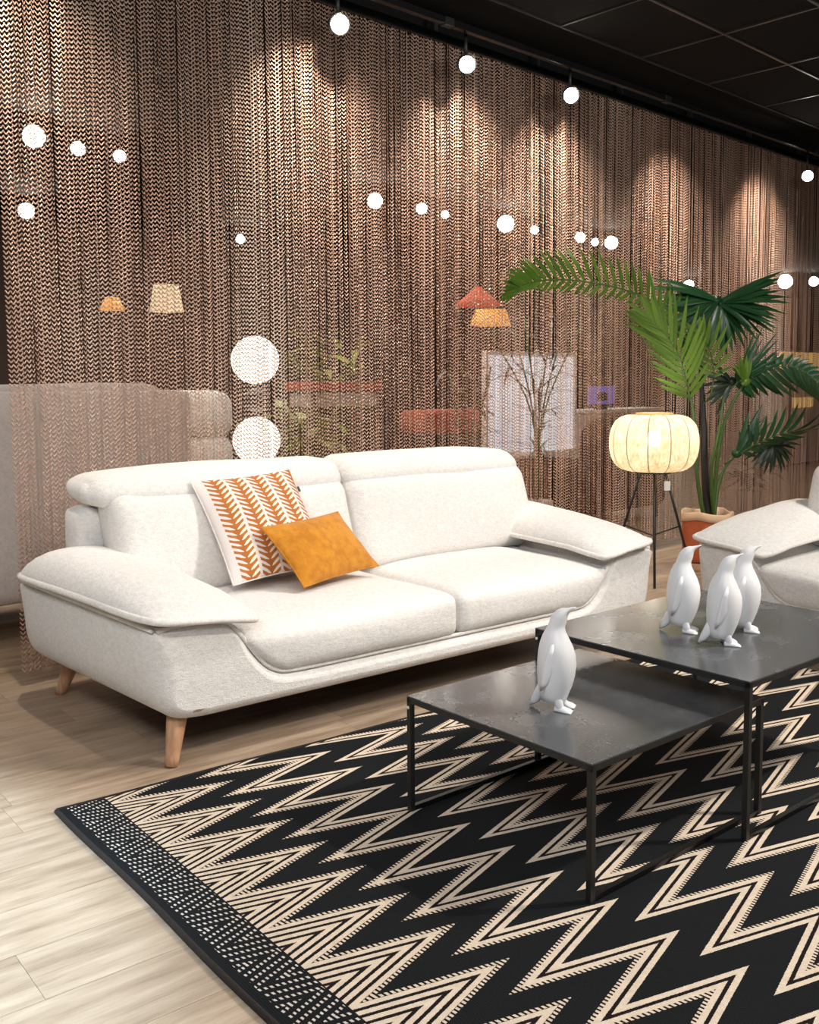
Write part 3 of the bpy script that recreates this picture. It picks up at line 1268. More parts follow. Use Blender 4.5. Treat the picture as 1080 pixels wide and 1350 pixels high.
# ------------------------------------------------------------------ penguins
def penguin(label, loc, rz, s=1.0, tilt=0.0, head=0.0):
    """faces +x; height about 0.30"""
    T = thing('penguin_figurine', label, 'figurine', loc, rz, 'white penguin figurines')
    # (x, z, rx, ry)
    rings = [(-0.006, 0.020, 0.020, 0.024), (-0.006, 0.024, 0.036, 0.038), (-0.004, 0.045, 0.043, 0.045), (0.000, 0.075, 0.0505, 0.051),
             (0.003, 0.105, 0.0555, 0.055), (0.005, 0.135, 0.0570, 0.0565), (0.005, 0.165, 0.0545, 0.055), (0.003, 0.190, 0.048, 0.049),
             (0.001, 0.212, 0.0385, 0.040), (0.001, 0.228, 0.0305, 0.032), (0.003, 0.240, 0.0255, 0.026)]
    n = 24
    V, F = [], []

    def ring(cx, cz, rx, ry, ax):
        # ax: axis direction angle from vertical toward +x
        base = len(V)
        for k in range(n):
            an = 2 * math.pi * k / n
            lx, ly = rx * math.cos(an), ry * math.sin(an)
            # slight keel on the back for the tail
            V.append((cx + lx * math.cos(ax), ly, cz - lx * math.sin(ax)))
        return base
    bases = []
    for x, z, rx, ry in rings:
        bases.append(ring(x, z, rx, ry, 0.10))
    # head: rings rotate forward and run out into the raised beak
    hd = [(0.006, 0.252, 0.0240, 0.0235, 0.22), (0.011, 0.265, 0.0240, 0.0225, 0.42), (0.019, 0.278, 0.0205, 0.0195, 0.68), (0.028, 0.287, 0.0140, 0.014, 0.88),
          (0.036, 0.292, 0.0080, 0.0085, 0.95), (0.044, 0.296, 0.0055, 0.0055, 1.0), (0.053, 0.300, 0.0036, 0.0036, 1.05), (0.060, 0.3025, 0.0012, 0.0014, 1.1)]
    for x, z, rx, ry, ax in hd:
        bases.append(ring(x, z, rx, ry, ax))
    for a, b in zip(bases[:-1], bases[1:]):
        for k in range(n):
            k2 = (k + 1) % n
            F.append((a + k, a + k2, b + k2, b + k))
    F.append(tuple(bases[0] + k for k in range(n - 1, -1, -1)))
    F.append(tuple(bases[-1] + k for k in range(n)))

    def xf(v):
        x, y, z = v
        return (x + tilt * z, y, z)
    obj('body', [xf(v) for v in V], F, M_WHITE, T, True)
    # tail: wedge from the lower back to the table
    tv, tf = tube([(-0.020, 0, 0.075), (-0.042, 0, 0.045), (-0.060, 0, 0.018), (-0.074, 0, 0.003)], [0.024, 0.018, 0.012, 0.003], 12)
    tv = [(v[0], v[1] * 1.0, max(0.0005, v[2])) for v in tv]
    obj('tail', tv, tf, M_WHITE, T, True)
    for sy in (-1, 1):
        # flipper: thin leaf hanging from the shoulder
        fv, ff = tube([(0.002, sy * 0.040, 0.200), (-0.004, sy * 0.050, 0.165), (-0.010, sy * 0.058, 0.125), (-0.020, sy * 0.056, 0.090), (-0.032, sy * 0.046, 0.062)],
                      [0.003, 0.0125, 0.0150, 0.011, 0.003], 12)
        fv2 = []
        for v in fv:
            c = sy * (0.0515)
            fv2.append(xf((v[0], c + (v[1] - c) * 0.34 if abs(v[1]) > 0.03 else v[1], v[2])))
        obj('flipper', fv2, ff, M_WHITE, T, True)
        # leg and webbed foot
        lv, lf = tube([(0.004, sy * 0.022, 0.056), (0.012, sy * 0.024, 0.032), (0.020, sy * 0.026, 0.012), (0.022, sy * 0.026, 0.004)], [0.016, 0.0150, 0.0115, 0.010], 12)
        obj('leg', lv, lf, M_WHITE, T, True)
        fpts = []
        fr, k = [], 0
        Vf, Ff = [], []
        prof = [(-0.008, 0.008, 0.014), (0.006, 0.012, 0.017), (0.020, 0.017, 0.014), (0.034, 0.020, 0.009), (0.041, 0.018, 0.003)]
        for (dx, hw, hh) in prof:
            for q in range(10):
                an = math.pi * q / 9
                toe = 0.003 * math.cos(6 * an) if dx > 0.04 else 0
                Vf.append((0.012 + dx + toe, sy * 0.026 + hw * math.cos(an), 0.0005 + hh * math.sin(an)))
        for i in range(len(prof) - 1):
            for q in range(9):
                a = i * 10 + q
                Ff.append((a, a + 1, a + 11, a + 10))
            Ff.append((i * 10 + 9, i * 10, (i + 1) * 10, (i + 1) * 10 + 9))
        Ff.append(tuple(range(9, -1, -1)))
        Ff.append(tuple((len(prof) - 1) * 10 + q for q in range(10)))
        obj('foot', Vf, Ff, M_WHITE, T, True)
    T.scale = (s, s, s)
    return T


PH = R(-58)
penguin('white penguin figurine alone on the low table', (0.70, -1.115, 0.3685), PH, 0.985)
penguin('white penguin figurine farthest left on the tall table, standing apart', (1.375, -1.055, 0.4715), PH, 0.96)
penguin('front white penguin figurine of the close pair on the tall table', (1.335, -1.235, 0.4715), PH + 0.25, 0.955, 0.02)
penguin('rear white penguin figurine of the close pair, half hidden, beak to the right', (1.535, -1.180, 0.4715), PH + 0.1, 0.95)


# ------------------------------------------------------------------ tripod floor lamp
def floor_lamp():
    c = Vector((3.95, 1.02, 0))
    c = Vector((3.88, 1.00, 0))
    T = thing('floor_lamp', 'lit pumpkin-shaped linen tripod lamp beside the potted palm', 'lamp', c)
    zc, hh, rr = 0.905, 0.185, 0.288
    NL, n = 12, 96
    V, F = [], []
    m = 20
    for i in range(m + 1):
        a = -math.pi / 2 + math.pi * i / m
        zz = zc + hh * math.copysign(abs(math.sin(a)) ** 0.9, a)
        rb = 0.105 + (rr - 0.105) * (max(0.0, math.cos(a)) ** 0.62)
        for k in range(n):
            an = 2 * math.pi * k / n
            lob = 1 - 0.045 * (abs(math.cos(an * NL / 2)) ** 6) * (rb / rr)
            V.append((rb * lob * math.cos(an), rb * lob * math.sin(an), zz))
    for i in range(m):
        for k in range(n):
            k2 = (k + 1) % n
            F.append((i * n + k, i * n + k2, (i + 1) * n + k2, (i + 1) * n + k))
    obj('lamp_shade', V, F, M_SHADE, T, True)
    M_WIRE = mat('shade_rib', (0.35, 0.27, 0.15), 0.7)
    for q in range(NL):
        an = 2 * math.pi * q / NL
        pts = []
        for i in range(m + 1):
            a = -math.pi / 2 + math.pi * i / m
            zz = zc + hh * math.copysign(abs(math.sin(a)) ** 0.9, a)
            rb = (0.105 + (rr - 0.105) * (max(0.0, math.cos(a)) ** 0.62)) * 0.958
            pts.append((rb * math.cos(an), rb * math.sin(an), zz))
        Vt, Ft = tube(pts, 0.0032, 6)
        obj('shade_rib', Vt, Ft, M_WIRE, T, True)
    V, F = lathe([(0.100, 1.078), (0.120, 1.078), (0.122, 1.090), (0.118, 1.102), (0.102, 1.102), (0.098, 1.09)], 40, closed=True)
    obj('top_ring', V, F, M_LIGHTWOOD, T, True)
    V, F = lathe([(0.098, 0.708), (0.118, 0.708), (0.120, 0.718), (0.116, 0.728), (0.10, 0.728)], 40, closed=True)
    obj('bottom_ring', V, F, M_BLACK, T, True)
    # bulb
    V, F = lathe([(0.002, -0.052), (0.024, -0.046), (0.040, -0.028), (0.046, 0.0), (0.040, 0.028), (0.024, 0.045), (0.002, 0.052)], 20)
    obj('bulb', V, F, M_BULB_SOFT, T, True, (0, 0, 0.93))
    V, F = tube([(0, 0, 0.72), (0, 0, 0.885)], 0.012, 8)
    obj('bulb_holder', V, F, M_BLACK, T, True)
    V, F = tube([(-0.115, 0, 0.722), (0.115, 0, 0.722)], 0.006, 6)
    obj('cross_bar', V, F, M_BLACK, T, True)
    fx = Vector((3.642 - c.x, 0.795 - c.y, 0))
    ang0 = math.atan2(fx.y, fx.x)
    rad = fx.length
    for k in range(3):
        a = ang0 + k * 2 * math.pi / 3
        # legs run from the ring to the floor
        p0 = Vector((0.09 * math.cos(a), 0.09 * math.sin(a), 0.712))
        p1_ = Vector((rad * math.cos(a), rad * math.sin(a), 0.006))
        V, F = tube([p0, p0.lerp(p1_, 0.5), p1_], 0.0085, 8)
        obj('leg', V, F, M_BLACK, T, True)
        mid = p0.lerp(p1_, 0.52)
        V, F = tube([mid, (0, 0, mid.z - 0.05)], 0.005, 6)
        obj('brace', V, F, M_BLACK, T, True)
    V, F = tube([(0.02, -0.11, 0.71), (-0.005, -0.115, 0.665)], 0.0015, 4)
    tg = obj('tag_string', V, F, M_PAPER, T)
    box('price_tag', -0.020, 0.020, -0.0012, 0.0012, -0.03, 0.03, M_PAPER, T, 0, (-0.01, -0.118, 0.632), (0, 0, R(-35)))
    l = bpy.data.lights.new('lamp_light', 'POINT')
    l.energy = 6.5
    l.color = (1, 0.93, 0.82)
    l.shadow_soft_size = 0.05
    lo = bpy.data.objects.new('lamp_light', l)
    COL.objects.link(lo)
    lo.location = (0, 0, 0.99)
    lo.parent = T
    return T


floor_lamp()


# ------------------------------------------------------------------ palm in a paper pot
def leaf_geo(length, width, droop, fold=0.25, n=5):
    """leaf blade along +x, drooping toward -z"""
    V, F = [], []
    for i in range(n + 1):
        t = i / n
        w_ = width * (math.sin(math.pi * min(1, 0.12 + t * 0.88)) ** 0.7) * (1 - 0.25 * t) if i < n else 0.0008
        x = length * t * (1 - 0.12 * droop * t)
        z = -droop * length * t * t
        V += [(x, -w_ / 2, z + fold * w_ * 0.5), (x, 0, z), (x, w_ / 2, z + fold * w_ * 0.5)]
    for i in range(n):
        a = i * 3
        F += [(a, a + 1, a + 4, a + 3), (a + 1, a + 2, a + 5, a + 4)]
    return V, F


leaf_cache = {}


def leaf_mesh(length, width, droop, m):
    key = (round(length, 2), round(width, 3), round(droop, 1), m.name)
    if key not in leaf_cache:
        V, F = leaf_geo(key[0], key[1], key[2])
        me = bpy.data.meshes.new('leaflet')
        me.from_pydata(V, [], F)
        me.polygons.foreach_set('use_smooth', [True] * len(F))
        me.materials.append(m)
        leaf_cache[key] = me
    return leaf_cache[key]


def add_leaf(parent, base, direc, normal, length, width, droop, m, name='leaflet'):
    o = bpy.data.objects.new(name, leaf_mesh(length, width, droop, m))
    COL.objects.link(o)
    o.parent = parent
    x = Vector(direc).normalized()
    z = Vector(normal)
    z = (z - x * z.dot(x)).normalized()
    y = z.cross(x)
    o.matrix_local = Matrix(((x.x, y.x, z.x, base[0]), (x.y, y.y, z.y, base[1]), (x.z, y.z, z.z, base[2]), (0, 0, 0, 1)))
    return o


def frond(T, pts, m, length, width, start=0.25, count=22, ang=(60, 25), droop=0.25, sidevec=None, rad=0.006, both=(1, 1), lift=0.0, taper=0.45):
    O_ = T.location
    P_ = smooth_path([Vector(p) - O_ for p in pts], 8)
    nP = len(P_)
    V, F = tube(P_, [rad * (1 - 0.75 * i / nP) for i in range(nP)], 6)
    fr = obj('frond', V, F, M_STEM, T, True)
    for k in range(count):
        t = start + (1 - start) * k / (count - 1)
        f_ = t * (nP - 1)
        i = min(nP - 2, int(f_))
        p = P_[i].lerp(P_[i + 1], f_ - i)
        tg = (P_[i + 1] - P_[max(0, i - 1)]).normalized()
        sv = Vector(sidevec) if sidevec else tg.cross(Vector((0, 0, 1)))
        sv = (sv - tg * sv.dot(tg)).normalized()
        nrm = sv.cross(tg).normalized()
        if nrm.z < 0 and not sidevec:
            nrm = -nrm
        tt = k / (count - 1)
        a = R(ang[0] + (ang[1] - ang[0]) * tt)
        Ln = length * (0.55 + 0.9 * tt if tt < 0.5 else 1.0 - (1 - taper) * (tt - 0.5) * 2)
        for sgn, on in ((1, both[0]), (-1, both[1])):
            if not on:
                continue
            dr = tg * math.cos(a) + sv * sgn * math.sin(a) + nrm * lift + Vector((random.uniform(-.06, .06), random.uniform(-.06, .06), random.uniform(-.06, .06)))
            add_leaf(fr, p, dr, nrm, Ln * on * random.uniform(0.92, 1.06), width, droop + random.uniform(-0.08, 0.08), m)
    return fr


RI = (0.780, -0.626, 0.0)      # across the room, left to right in view
palm = thing('potted_palm', 'tall palm in a terracotta paper pot behind the tripod lamp', 'plant', (4.47, 0.985, 0))
V, F = tube(smooth_path([Vector(p) - palm.location for p in [(4.47, 0.98, 0.3), (4.43, 0.99, 0.69), (4.44, 1.01, 0.95), (4.44, 1.03, 1.21), (4.45, 1.06, 1.47), (4.45, 1.07, 1.63)]], 4),
            [0.028 - 0.0008 * k for k in range(21)], 10)
obj('trunk', V, F, M_TRUNK, palm, True)
for pts in ([(4.40, 0.95, 0.3), (4.3, 0.95, 0.6), (4.26, 0.95, 0.86), (4.22, 0.94, 1.09), (4.21, 0.96, 1.19)],
            [(4.49, 0.97, 0.3), (4.49, 0.94, 0.69), (4.51, 0.9, 1.01), (4.6, 0.84, 1.24), (4.67, 0.8, 1.31)],
            [(4.50, 0.95, 0.3), (4.40, 0.92, 0.69), (4.42, 0.88, 0.95), (4.50, 0.90, 1.21)],
            [(4.54, 0.99, 0.3), (4.62, 1.01, 0.57), (4.69, 0.98, 0.73), (4.8, 0.9, 0.84)]):
    pl = smooth_path([Vector(p) - palm.location for p in pts], 4)
    V, F = tube(pl, [0.016 - 0.009 * k / len(pl) for k in range(len(pl))], 8)
    obj('stalk', V, F, M_STEM, palm, True)
# long arching frond to the left, leaflets standing up
frond(palm, [(4.45, 1.07, 1.50), (4.33, 1.12, 1.71), (4.11, 1.18, 1.83), (3.80, 1.22, 1.91), (3.40, 1.24, 1.94), (3.06, 1.22, 1.92), (2.86, 1.20, 1.875), (2.74, 1.17, 1.81)],
      M_LEAF_LIGHT, 0.25, 0.034, 0.12, 36, (75, 20), 0.10, (0.08, -0.20, 0.97), 0.010, (1.1, 0.5))
# upright frond facing the camera
frond(palm, [(4.21, 0.96, 1.18), (4.15, 0.96, 1.32), (4.06, 0.95, 1.47), (3.95, 0.97, 1.60), (3.83, 1.0, 1.71)],
      M_LEAF_LIGHT, 0.43, 0.034, 0.03, 15, (50, 14), 0.10, RI, 0.007, (1, 1))
frond(palm, [(4.42, 0.95, 1.20), (4.44, 0.94, 1.35), (4.36, 0.92, 1.50), (4.25, 0.92, 1.62)],
      M_LEAF_LIGHT, 0.28, 0.034, 0.30, 8, (60, 20), 0.15, RI, 0.006, (1, 1))


def fan(T, hub, n, a0, a1, length, width, m, tilt=(0, 0, 0), droop=0.3, name='fan_leaf'):
    O_ = T.location
    hub = Vector(hub) - O_
    ri = Vector(RI)
    up = Vector((0, 0, 1))
    nor = Vector((-0.62, -0.78, 0.15)).normalized()
    V, F = lathe([(0.002, -0.01), (0.03, -0.006), (0.035, 0.0), (0.002, 0.01)], 12)
    fr = obj(name, V, F, m, T, True, hub, nor.to_track_quat('Z', 'Y').to_euler())
    bpy.context.view_layer.update() if False else None
    inv = nor.to_track_quat('Z', 'Y').to_matrix().inverted()
    for k in range(n):
        a = R(a0 + (a1 - a0) * k / (n - 1) + random.uniform(-3, 3))
        d = ri * math.cos(a) + up * math.sin(a) + nor * random.uniform(0.0, 0.35)
        nn = nor + up * 0.5
        add_leaf(fr, (0, 0, 0), inv @ d, inv @ nn, length * random.uniform(0.82, 1.08), width, droop + random.uniform(-.1, .12), m)
    return fr


fan(palm, (4.53, 0.97, 1.84), 26, -32, 30, 0.45, 0.048, M_LEAF_DARK, droop=0.12)
fan(palm, (4.50, 0.97, 1.85), 28, 152, 238, 0.45, 0.050, M_LEAF_DARK, droop=0.2)
fan(palm, (4.52, 0.96, 1.83), 14, 240, 325, 0.36, 0.048, M_LEAF_DARK, droop=0.15)
# right hand fronds
frond(palm, [(4.52, 0.91, 1.21), (4.58, 0.86, 1.28), (4.68, 0.78, 1.36), (4.76, 0.6, 1.40), (4.80, 0.45, 1.34), (4.84, 0.30, 1.18)],
      M_LEAF_DARK, 0.34, 0.042, 0.2, 20, (75, 25), 0.45, (0.1, -0.1, -1.0), 0.007, (1.0, 0.35))
fan(palm, (4.60, 0.86, 1.30), 12, 20, 78, 0.40, 0.026, M_LEAF_DARK, droop=0.02)
fan(palm, (4.56, 0.88, 1.30), 8, 140, 245, 0.26, 0.040, M_LEAF_BLACK, droop=0.10)
fan(palm, (4.60, 0.80, 1.30), 10, 75, 140, 0.17, 0.034, M_LEAF_LIGHT, droop=0.02)
frond(palm, [(4.66, 0.99, 0.72), (4.75, 0.87, 0.83), (4.81, 0.76, 0.90), (4.91, 0.63, 0.96), (5.0, 0.50, 0.97)],
      M_LEAF_DARK, 0.26, 0.036, 0.2, 12, (60, 20), 0.35, RI, 0.006, (1, 1))
fan(palm, (4.70, 0.92, 0.80), 5, 45, 75, 0.36, 0.040, M_LEAF_DARK, droop=0.05)
fan(palm, (4.95, 0.80, 0.86), 16, 190, 380, 0.22, 0.034, M_LEAF_BLACK, droop=0.35)


def pot_mat():
    m = mat('terracotta_paper', (0.50, 0.11, 0.035), 0.7)
    t = NT(m)
    n1 = t.noise(t.obj(), 9, 3, 0.6)
    t.l(t.mix(n1, (0.40, 0.075, 0.025), (0.58, 0.15, 0.05)), t.b.inputs['Base Color'])
    t.bump(t.noise(t.obj(), 14, 3, 0.6), 0.006)
    return m


M_POT = pot_mat()
M_RIM = mat('pale_folded_rim', (0.72, 0.50, 0.33), 0.75)
M_SOIL = mat('potting_soil', (0.03, 0.02, 0.015), 0.95)
n = 40


def wob_ring(r_, z, k_, amp=0.012):
    return [((r_ + amp * math.sin(3 * a + k_) + amp * 0.6 * math.sin(7 * a + 2 * k_)) * math.cos(a),
             (r_ + amp * math.sin(3 * a + k_) + amp * 0.6 * math.sin(7 * a + 2 * k_)) * math.sin(a), z + 0.008 * math.sin(4 * a + k_) * (z > 0.3)) for a in [2 * math.pi * q / n for q in range(n)]]


def rings_obj(name, rings_, m, parent, close_bottom=True):
    V, F = [], []
    for rg in rings_:
        V += rg
    for i in range(len(rings_) - 1):
        for k in range(n):
            k2 = (k + 1) % n
            F.append((i * n + k, i * n + k2, (i + 1) * n + k2, (i + 1) * n + k))
    if close_bottom:
        F.append(tuple(range(n - 1, -1, -1)))
    return obj(name, V, F, m, parent, True)


rings_obj('pot', [wob_ring(.155, 0.055, 0, .004), wob_ring(.165, 0.09, 0, .005), wob_ring(.168, 0.2, 0.3), wob_ring(.166, 0.3, 0.5), wob_ring(.165, 0.355, 0.7)], M_POT, palm)
rings_obj('pot_base', [wob_ring(.150, 0.001, 0, .004), wob_ring(.158, 0.02, 0, .004), wob_ring(.162, 0.058, 0, .004)], M_RIM, palm)
rings_obj('folded_rim', [wob_ring(.170, 0.350, 0.7), wob_ring(.176, 0.352, 0.7), wob_ring(.178, 0.375, 0.7), wob_ring(.176, 0.402, 0.7), wob_ring(.170, 0.408, 0.7), wob_ring(.164, 0.402, 0.7), wob_ring(.160, 0.35, 0.7), wob_ring(.158, 0.30, 0.7)], M_RIM, palm, False)
V, F = lathe([(0.001, 0.345), (0.10, 0.345), (0.138, 0.338), (0.136, 0.31)], 32)
obj('soil', V, F, M_SOIL, palm, True)

# ------------------------------------------------------------------ beyond the curtain
LMP = [(-1.98, 3.79, 1.5), (-1.54, 3.95, 1.0), (-1.15, 3.97, 0.9), (-0.67, 7.2, 1.0), (2.39, 7.44, 0.7), (1.92, 4.08, 1.4), (2.63, 4.08, 1.1), (3.12, 4.19, 0.8),
       (4.17, 4.15, 1.8), (4.83, 4.23, 0.9), (5.83, 4.24, 1.2), (6.35, 4.37, 0.9), (6.59, 4.26, 1.6), (13.01, 6.86, 1.2), (13.83, 5.17, 1.6), (14.28, 4.79, 1.6)]
LML = ['big lit spotlight seen through the curtain at the far left', 'lit spotlight through the curtain, second from the left, beside the big one',
       'lit spotlight through the curtain, third from the left in its row', 'lone low lit spotlight through the curtain near the left edge',
       'tiny lit spotlight through the curtain above the white ball lamp', 'bright lit spotlight through the curtain, first of the middle row of three',
       'lit spotlight through the curtain, middle one of the row of three', 'small lit spotlight through the curtain, last of the row of three',
       'brightest lit spotlight through the middle of the curtain above the red pendant', 'small lit spotlight just right of the brightest one behind the curtain',
       'lit spotlight through the curtain above the arching frond, left of three', 'faint lit spotlight through the curtain between two brighter ones above the frond',
       'bright lit spotlight through the curtain above the frond, right of three', 'tiny lit spotlight peeping out above the dark fan leaf',
       'distant lit spotlight through the curtain right of the palm top', 'distant lit spotlight through the curtain close to the right edge']
for (u, v, s), lb in zip(LMP, LML):
    p = bw(u, v, 3.3)
    track_spot('ceiling_spotlight', lb, p, campos, s * (1.0 if v < 5 else 1.5) * 1.35, group='spotlights in the room behind the curtain', stem=0.13)

# pale sofa with its back to the curtain, at the left
t = thing('sofa', 'pale high-backed sofa behind the chain curtain at the left', 'sofa', bw(-4.6, 0.62, 0), CUR_A)
V, F = soft_box((0, 0, 0.22), (2.13, 0.16, 1.27), 0.05, (16, 4, 10), (0, 0.01, 0.0), None, 0.004)
obj('back_panel', V, F, M_BACKSOFA, t, True)
V, F = soft_box((0, 0.14, 0.22), (2.10, 1.05, 0.55), 0.06, (12, 8, 6))
obj('base', V, F, M_BACKSOFA, t, True)
for k in range(2):
    V, F = soft_box((0.05 + k * 1.02, 0.14, 0.55), (1.05 + k * 1.02, 0.38, 1.30), 0.09, (12, 6, 8), (0, 0.03, 0.01), None, 0.01, k)
    obj('back_cushion', V, F, M_BACKSOFA, t, True)
for x in (0.1, 2.0):
    for y in (0.1, 0.95):
        V, F = tube([(x, y, 0.001), (x, y, 0.24)], 0.022, 8)
        obj('leg', V, F, M_BLACK, t, True)
t = thing('sofa', 'white cushioned chaise behind the curtain between the pale sofa and ball lamp', 'sofa', bw(-2.42, 1.25, 0), CUR_A)
V, F = soft_box((0, 0, 0.12), (0.68, 0.9, 0.45), 0.06, (10, 8, 6))
obj('base', V, F, M_PAPER, t, True)
for k, (z0, z1) in enumerate(((0.45, 0.72), (0.71, 0.97), (0.96, 1.26))):
    V, F = soft_box((0.0, 0.02, z0), (0.66, 0.36, z1), 0.10, (14, 8, 8), (0, 0.03, 0.0), None, 0.015, k * 4)
    obj('back_cushion', V, F, M_PAPER, t, True)
for x in (0.08, 0.60):
    V, F = tube([(x, 0.1, 0.001), (x, 0.1, 0.14)], 0.02, 8)
    obj('leg', V, F, M_BLACK, t, True)
    V, F = tube([(x, 0.8, 0.001), (x, 0.8, 0.14)], 0.02, 8)
    obj('leg', V, F, M_BLACK, t, True)

# ball floor lamp
t = thing('floor_lamp', 'floor lamp of two white glowing globes with a dark bead between', 'lamp', bw(-1.39, 1.6, 0), CUR_A)


def sphere(name, r_, z, m, parent, x=0, y=0, sq=1.0):
    V, F = lathe([(max(0.001, r_ * math.sin(math.pi * k / 16)), z - r_ * sq * math.cos(math.pi * k / 16)) for k in range(17)], 28, x, y)
    return obj(name, V, F, m, parent, True)


M_SMOKE = mat('smoked_bead', (0.05, 0.035, 0.03), 0.2)
sphere('globe', 0.168, 1.470, M_BALL, t)
sphere('bead', 0.100, 1.190, M_SMOKE, t, sq=0.85)
sphere('globe', 0.168, 0.905, M_BALL, t)
sphere('bead', 0.100, 0.655, M_SMOKE, t, sq=0.85)
V, F = tube([(0, 0, 0.02), (0, 0, 0.60)], 0.018, 8)
obj('pole', V, F, M_SMOKE, t, True)
V, F = lathe([(0.001, 0.0005), (0.16, 0.0005), (0.16, 0.012), (0.02, 0.022), (0.001, 0.022)], 28)
obj('base', V, F, M_SMOKE, t, True)
V, F = tube([(0.125, -0.16, 0.01), (0.125, -0.16, 1.56)], 0.006, 6)
obj('side_rod', V, F, M_BLACK, t, True)
V, F = tube([(0.125, -0.16, 0.01), (0.0, 0.0, 0.01)], 0.006, 6)
obj('rod_foot', V, F, M_BLACK, t, True)


def pendant(label, u, v, z0, z1, r0, r1, m, lit=None):
    t = thing('pendant_lamp', label, 'lamp', bw(u, v, 0), CUR_A, 'pendant lamps behind the curtain')
    prof = [(r0, z0), (r0 * 0.6 + r1 * 0.4, z0 + (z1 - z0) * 0.4), (r1, z1), (r1 * 0.9, z1), ((r0 * 0.6 + r1 * 0.4) * 0.96, z0 + (z1 - z0) * 0.4), (r0 * 0.97, z0)]
    V, F = lathe(prof, 28, closed=True)
    obj('lamp_shade', V, F, m, t, True)
    V, F = lathe([(0.001, z1), (r1, z1), (r1, z1 + 0.01), (0.001, z1 + 0.012)], 20)
    obj('cap', V, F, m, t, True)
    V, F = tube([(0, 0, z1), (0, 0, 3.42)], 0.003, 5)
    obj('cable', V, F, M_BLACK, t)
    V, F = lathe([(0.001, z0 + 0.01), (0.035, z0 + 0.03), (0.03, z0 + 0.08), (0.001, z0 + 0.1)], 12)
    obj('bulb', V, F, lit or M_BALL, t, True)
    return t


def shade_glow(name, col, e):
    m = mat(name, col, 0.7)
    b = m.node_tree.nodes['Principled BSDF']
    b.inputs['Emission Color'].default_value = (*col, 1)
    b.inputs['Emission Strength'].default_value = e
    return m


M_CREAMG = shade_glow('lit_cream_shade', (0.85, 0.68, 0.42), 0.75)
M_ORANGEG = shade_glow('lit_amber_shade', (0.85, 0.38, 0.08), 0.8)
M_REDG = shade_glow('lit_red_shade', (0.62, 0.09, 0.04), 0.5)
pendant('cream drum pendant lamp through the curtain at the left', -1.90, 1.9, 1.80, 1.97, 0.115, 0.085, M_CREAMG)
pendant('small amber pendant through the curtain left of the cream drum', -2.0, 2.5, 1.84, 1.92, 0.09, 0.05, M_ORANGEG)
pendant('red cone pendant lamp through the curtain beside the frond tip', 0.91, 1.6, 1.96, 2.11, 0.21, 0.03, M_REDG)
pendant('amber drum pendant lamp hanging just below the red cone', 1.73, 2.2, 1.85, 1.99, 0.20, 0.15, M_ORANGEG)

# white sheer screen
M_SHEER = shade_glow('self_lit_white_voile', (0.80, 0.82, 0.88), 0.55)  # cloth given its own glow to look brighter; no lamp behind it
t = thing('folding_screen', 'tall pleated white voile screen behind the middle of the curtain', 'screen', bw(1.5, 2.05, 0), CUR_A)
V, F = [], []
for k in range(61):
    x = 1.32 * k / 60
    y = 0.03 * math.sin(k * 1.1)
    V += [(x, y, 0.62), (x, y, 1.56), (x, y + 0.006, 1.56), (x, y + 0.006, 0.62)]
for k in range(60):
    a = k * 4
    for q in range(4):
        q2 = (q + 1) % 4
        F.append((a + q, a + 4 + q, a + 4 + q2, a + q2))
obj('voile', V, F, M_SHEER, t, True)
box('frame', -0.03, 1.35, -0.05, 0.05, 0.55, 0.62, M_PAPER, t, 0.005)
box('frame', -0.03, 0.0, -0.03, 0.03, 0.001, 1.58, M_PAPER, t, 0.003)
box('frame', 1.32, 1.35, -0.03, 0.03, 0.001, 1.58, M_PAPER, t, 0.003)
box('frame', -0.03, 1.35, -0.03, 0.03, 1.56, 1.60, M_PAPER, t, 0.003)

# tv on a pale shelf unit
M_SCREEN = shade_glow('blue_screen', (0.10, 0.09, 0.34), 0.9)
M_SHELF = mat('pale_shelf', (0.50, 0.43, 0.38), 0.7)
t = thing('sideboard', 'pale sideboard behind the curtain under the small blue screen', 'cabinet', bw(3.70, 2.55, 0), CUR_A)
box('body', 0, 1.6, 0, 0.4, 0.06, 0.95, M_SHELF, t, 0.005)
box('top', -0.02, 1.62, -0.02, 0.42, 0.95, 0.985, M_PAPER, t, 0.004)
for k in range(3):
    d = box('door', 0.02 + k * 0.53, 0.51 + k * 0.53, -0.012, 0.002, 0.09, 0.93, M_SHELF, t, 0.004)
    box('handle', 0.24 + k * 0.53, 0.30 + k * 0.53, -0.024, -0.010, 0.84, 0.855, M_BLACK, d)
box('plinth', 0.03, 1.57, 0.03, 0.37, 0.0, 0.06, M_BLACK, t)
t = thing('display_screen', 'small glowing blue screen standing on the pale sideboard', 'screen', bw(3.85, 2.6, 0.986), CUR_A)
box('panel', 0, 0.50, 0, 0.03, 0.06, 0.27, M_SCREEN, t, 0.004)
box('stand', 0.17, 0.33, -0.02, 0.06, 0.0, 0.06, M_BLACK, t, 0.004)
V, F = soft_box((0.15, -0.012, 0.10), (0.35, 0.0, 0.20), 0.005, (10, 3, 6))
obj('shape_on_screen', V, F, M_UNDER, t, True)

# dark armchair
M_DARKF = fabric('brown_upholstery', (0.060, 0.035, 0.026), (0.035, 0.02, 0.015), 120, 0.001)
t = thing('armchair', 'dark brown round-backed armchair behind the curtain and the tripod lamp', 'chair', bw(1.72, 0.95, 0), CUR_A)


def arch(p, uu):
    x, y, z = p
    if z > 0.6:
        z -= 0.16 * abs(uu[0]) ** 3
    return (x, y, z)


